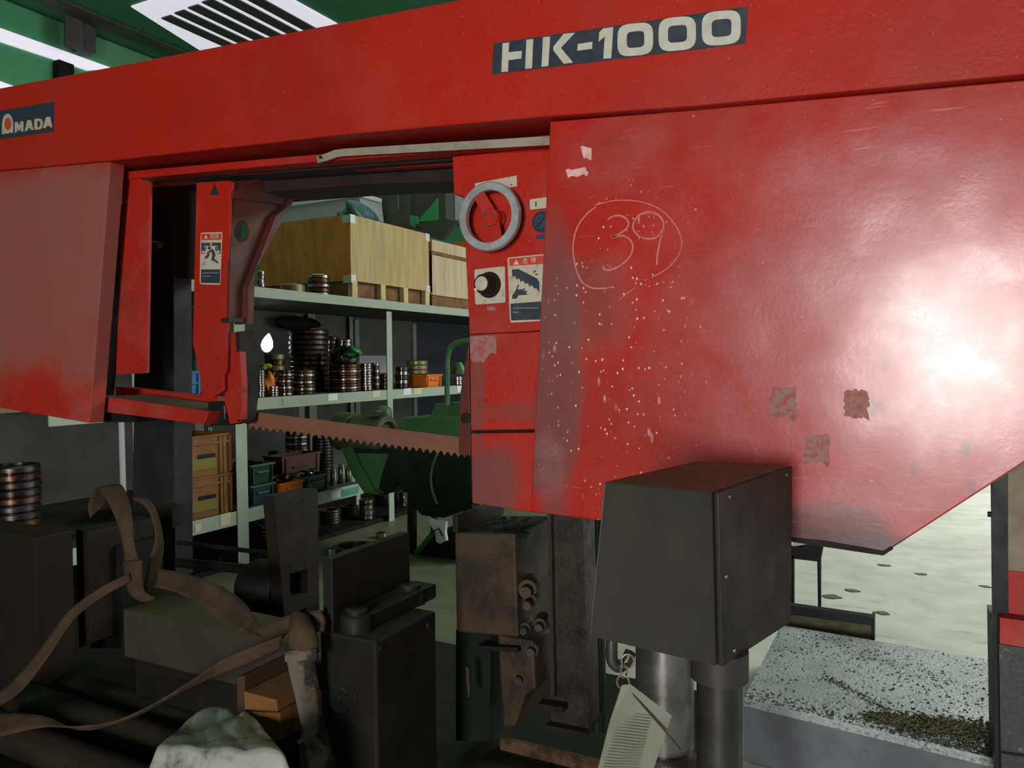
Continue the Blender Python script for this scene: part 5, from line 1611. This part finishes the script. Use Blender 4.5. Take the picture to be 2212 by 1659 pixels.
# ------------------------------------------------------------------ right side: chip tray, stand, uprights
zt4 = 0.25
pts = [onZ(x, y, zt4) for x, y in ((1607, 1508), (1688, 1350), (2150, 1427), (2330, 1457), (2330, 1690), (2150, 1639))]
tr_ = thing('chip_tray', (pts[0].x + 0.4, 3.2, 0), 'grey chip strewn steel tray right of the saw', 'tray')
obj('tray_top', extrude(pts, (0, 0, -0.03)), M['tray'], tr_)
obj('tray_side', extrude([p + Vector((0, 0.012, -0.031)) for p in pts], (0, 0, -0.215)), M['tray_side'], tr_)
rnd = random.Random(6)
P4 = [pts[0], pts[1], pts[2], pts[5]]
cv, cf = [], []
for k in range(2600):
    u, v = rnd.random(), rnd.random()
    if rnd.random() < 0.45:
        u, v = 0.62 + 0.38 * u, 0.08 * abs(rnd.gauss(0, 1.4))
    elif rnd.random() < 0.3:
        v = abs(rnd.gauss(0, 0.07))
    elif rnd.random() < 0.5:
        t_ = rnd.random()
        if k % 2:
            u, v = 0.30 + 0.34 * t_ + rnd.gauss(0, 0.012), 0.42 - 0.26 * t_ + rnd.gauss(0, 0.02)
        else:
            u, v = 0.15 + 0.8 * t_ + rnd.gauss(0, 0.05), 0.9 - 0.4 * t_ + rnd.gauss(0, 0.10)
    if not (0 < u < 1 and 0 < v < 1):
        continue
    p = P4[0].lerp(P4[3], u).lerp(P4[1].lerp(P4[2], u), v)
    s = rnd.uniform(0.003, 0.009)
    n = len(cv)
    a = rnd.uniform(0, 6)
    for i in range(3):
        cv.append(p + Vector((math.cos(a + 2.1 * i) * s * rnd.uniform(0.4, 1.3), math.sin(a + 2.1 * i) * s * rnd.uniform(0.4, 1.3), 0.0005)))
    cv.append(p + Vector((rnd.uniform(-s, s) * 0.4, rnd.uniform(-s, s) * 0.4, s * rnd.uniform(0.3, 0.9))))
    cf += [(n, n + 1, n + 3), (n + 1, n + 2, n + 3), (n + 2, n, n + 3), (n, n + 2, n + 1)]
o = obj('steel_chips', (cv, cf), M['chips'])
tag(o, 'dark steel chips scattered over the grey tray', 'chips', kind='stuff')
cv, cf = [], []
for k in range(1400):
    q = rnd.random()
    x, y = 1880 + 270 * q + rnd.gauss(0, 12), 1548 + 42 * q + rnd.gauss(0, 9) * (0.4 + q)
    p = onZ(x, y, zt4)
    s = rnd.uniform(0.004, 0.012)
    n = len(cv)
    a = rnd.uniform(0, 6)
    zz = rnd.random() * 0.012
    for i in range(3):
        cv.append(p + Vector((math.cos(a + 2.1 * i) * s, math.sin(a + 2.1 * i) * s, 0.0005 + zz)))
    cv.append(p + Vector((0, 0, zz + s * rnd.uniform(0.3, 1.0))))
    cf += [(n, n + 1, n + 3), (n + 1, n + 2, n + 3), (n + 2, n, n + 3), (n, n + 2, n + 1)]
o = obj('chip_heap', (cv, cf), M['moss'])
tag(o, 'olive heap of wet chips on the tray front corner', 'chip heap', kind='stuff')
YT = onZ(1700, 1350, zt4).y
tk = thing('swarf_trough', onY(1790, 1370, YT + 0.1), 'black edged trough of olive swarf behind the tray', 'trough')
obj('trough_wall', prY(((1680, 1322), (1887, 1350), (1887, 1388), (1680, 1352)), YT + 0.12, 0.02), M['moss'], tk)
_t = onY(1680, 1352, YT + 0.12)
_u = onY(1887, 1388, YT + 0.12)
obj('trough_foot', box(_t.x, _u.x, YT + 0.125, YT + 0.14, 0.0, min(_t.z, _u.z)), M['post'], tk)
obj('trough_rim', prY(((1680, 1304), (1888, 1334), (1888, 1352), (1680, 1324)), YT + 0.06, 0.05), M['post'], tk)
obj('trough_end', prY(((1883, 1334), (1889, 1335), (1889, 1392), (1883, 1390)), YT + 0.05, 0.1), M['post'], tk)
ys = onZ(1770, 1316, 0.0).y
sd = thing('steel_stand', onY(1745, 1314, ys), 'small black steel stand on the bright floor', 'stand')
obj('top_rail', prY(((1690, 1183), (1780, 1172), (1772, 1214), (1690, 1204)), ys, 0.04), M['post'], sd)
obj('brace', prY(((1758, 1172), (1781, 1168), (1770, 1214), (1754, 1200)), ys - 0.02, 0.02), M['post'], sd)
obj('leg', prY(((1708, 1200), (1715, 1201), (1715, 1310), (1708, 1310)), ys, 0.04), M['post'], sd)
obj('leg', prY(((1765, 1206), (1773, 1207), (1773, 1316), (1767, 1315)), ys, 0.04), M['post'], sd)
o = obj('timber_offcut', prY(((1712, 1163), (1742, 1168), (1735, 1182), (1712, 1180)), ys, 0.3), M['card_tan'], sd)

YU = 2.62
up_ = thing('right_column', onY(2200, 1640, YU), 'dark upright column with red band at the right border', 'column')
obj('edge_post', prY(((2143, 960), (2176, 960), (2182, 1720), (2150, 1720)), YU, 0.06), M['post'], up_)
obj('olive_panel', prY(((2177, 940), (2460, 900), (2460, 1262), (2178, 1232)), YU + 0.01, 0.4), M['olive_panel'], up_)
obj('red_panel', prY(((2178, 1233), (2460, 1263), (2460, 1375), (2178, 1330)), YU + 0.008, 0.4), M['red_grimy'], up_)
obj('red_ledge', prY(((2160, 1334), (2460, 1375), (2460, 1440), (2160, 1390)), YU - 0.05, 0.2), M['red_grimy'], up_)
obj('lower_cover', prY(((2158, 1391), (2460, 1441), (2460, 1760), (2164, 1740)), YU - 0.03, 0.4), M['speckled'], up_)
obj('cover_seam', prY(((2163, 1622), (2300, 1642), (2300, 1648), (2163, 1628)), YU - 0.032, 0.01), M['black'], up_)
p = onY(2142, 1111, YU)
obj('stop_screw', cyl(p, p + Vector((-0.01, 0, 0)), 0.008, 12), M['post'], up_)

# scraps on the bright floor
rnd = random.Random(8)
for k, (x, y, s, lb) in enumerate(((1912, 1222, 9, 'dark scrap on the bright floor straight below the door corner'), (1797, 1290, 12, 'largest dark scrap on the floor right of the black stand'),
                                   (1838, 1276, 8, 'dark scrap on the floor just beyond the largest one'), (1905, 1325, 8, 'dark scrap on the floor nearest the swarf trough end'),
                                   (1990, 1241, 7, 'thin dark scrap in the middle of the bright floor'), (2130, 1268, 6, 'tiny dark scrap on the floor beside the right column'))):
    p = onZ(x, y, 0)
    n = 9
    base_pts = [p + Vector((math.cos(2 * math.pi * i / n) * s * 0.006 * rnd.uniform(0.6, 1.3), math.sin(2 * math.pi * i / n) * s * 0.004 * rnd.uniform(0.5, 1.2), 0.001)) for i in range(n)]
    o = obj('floor_scrap', extrude(base_pts, (0, 0, 0.004)), M['floor_scrap'])
    tag(o, lb, 'scrap', 'dark scraps on the bright floor')
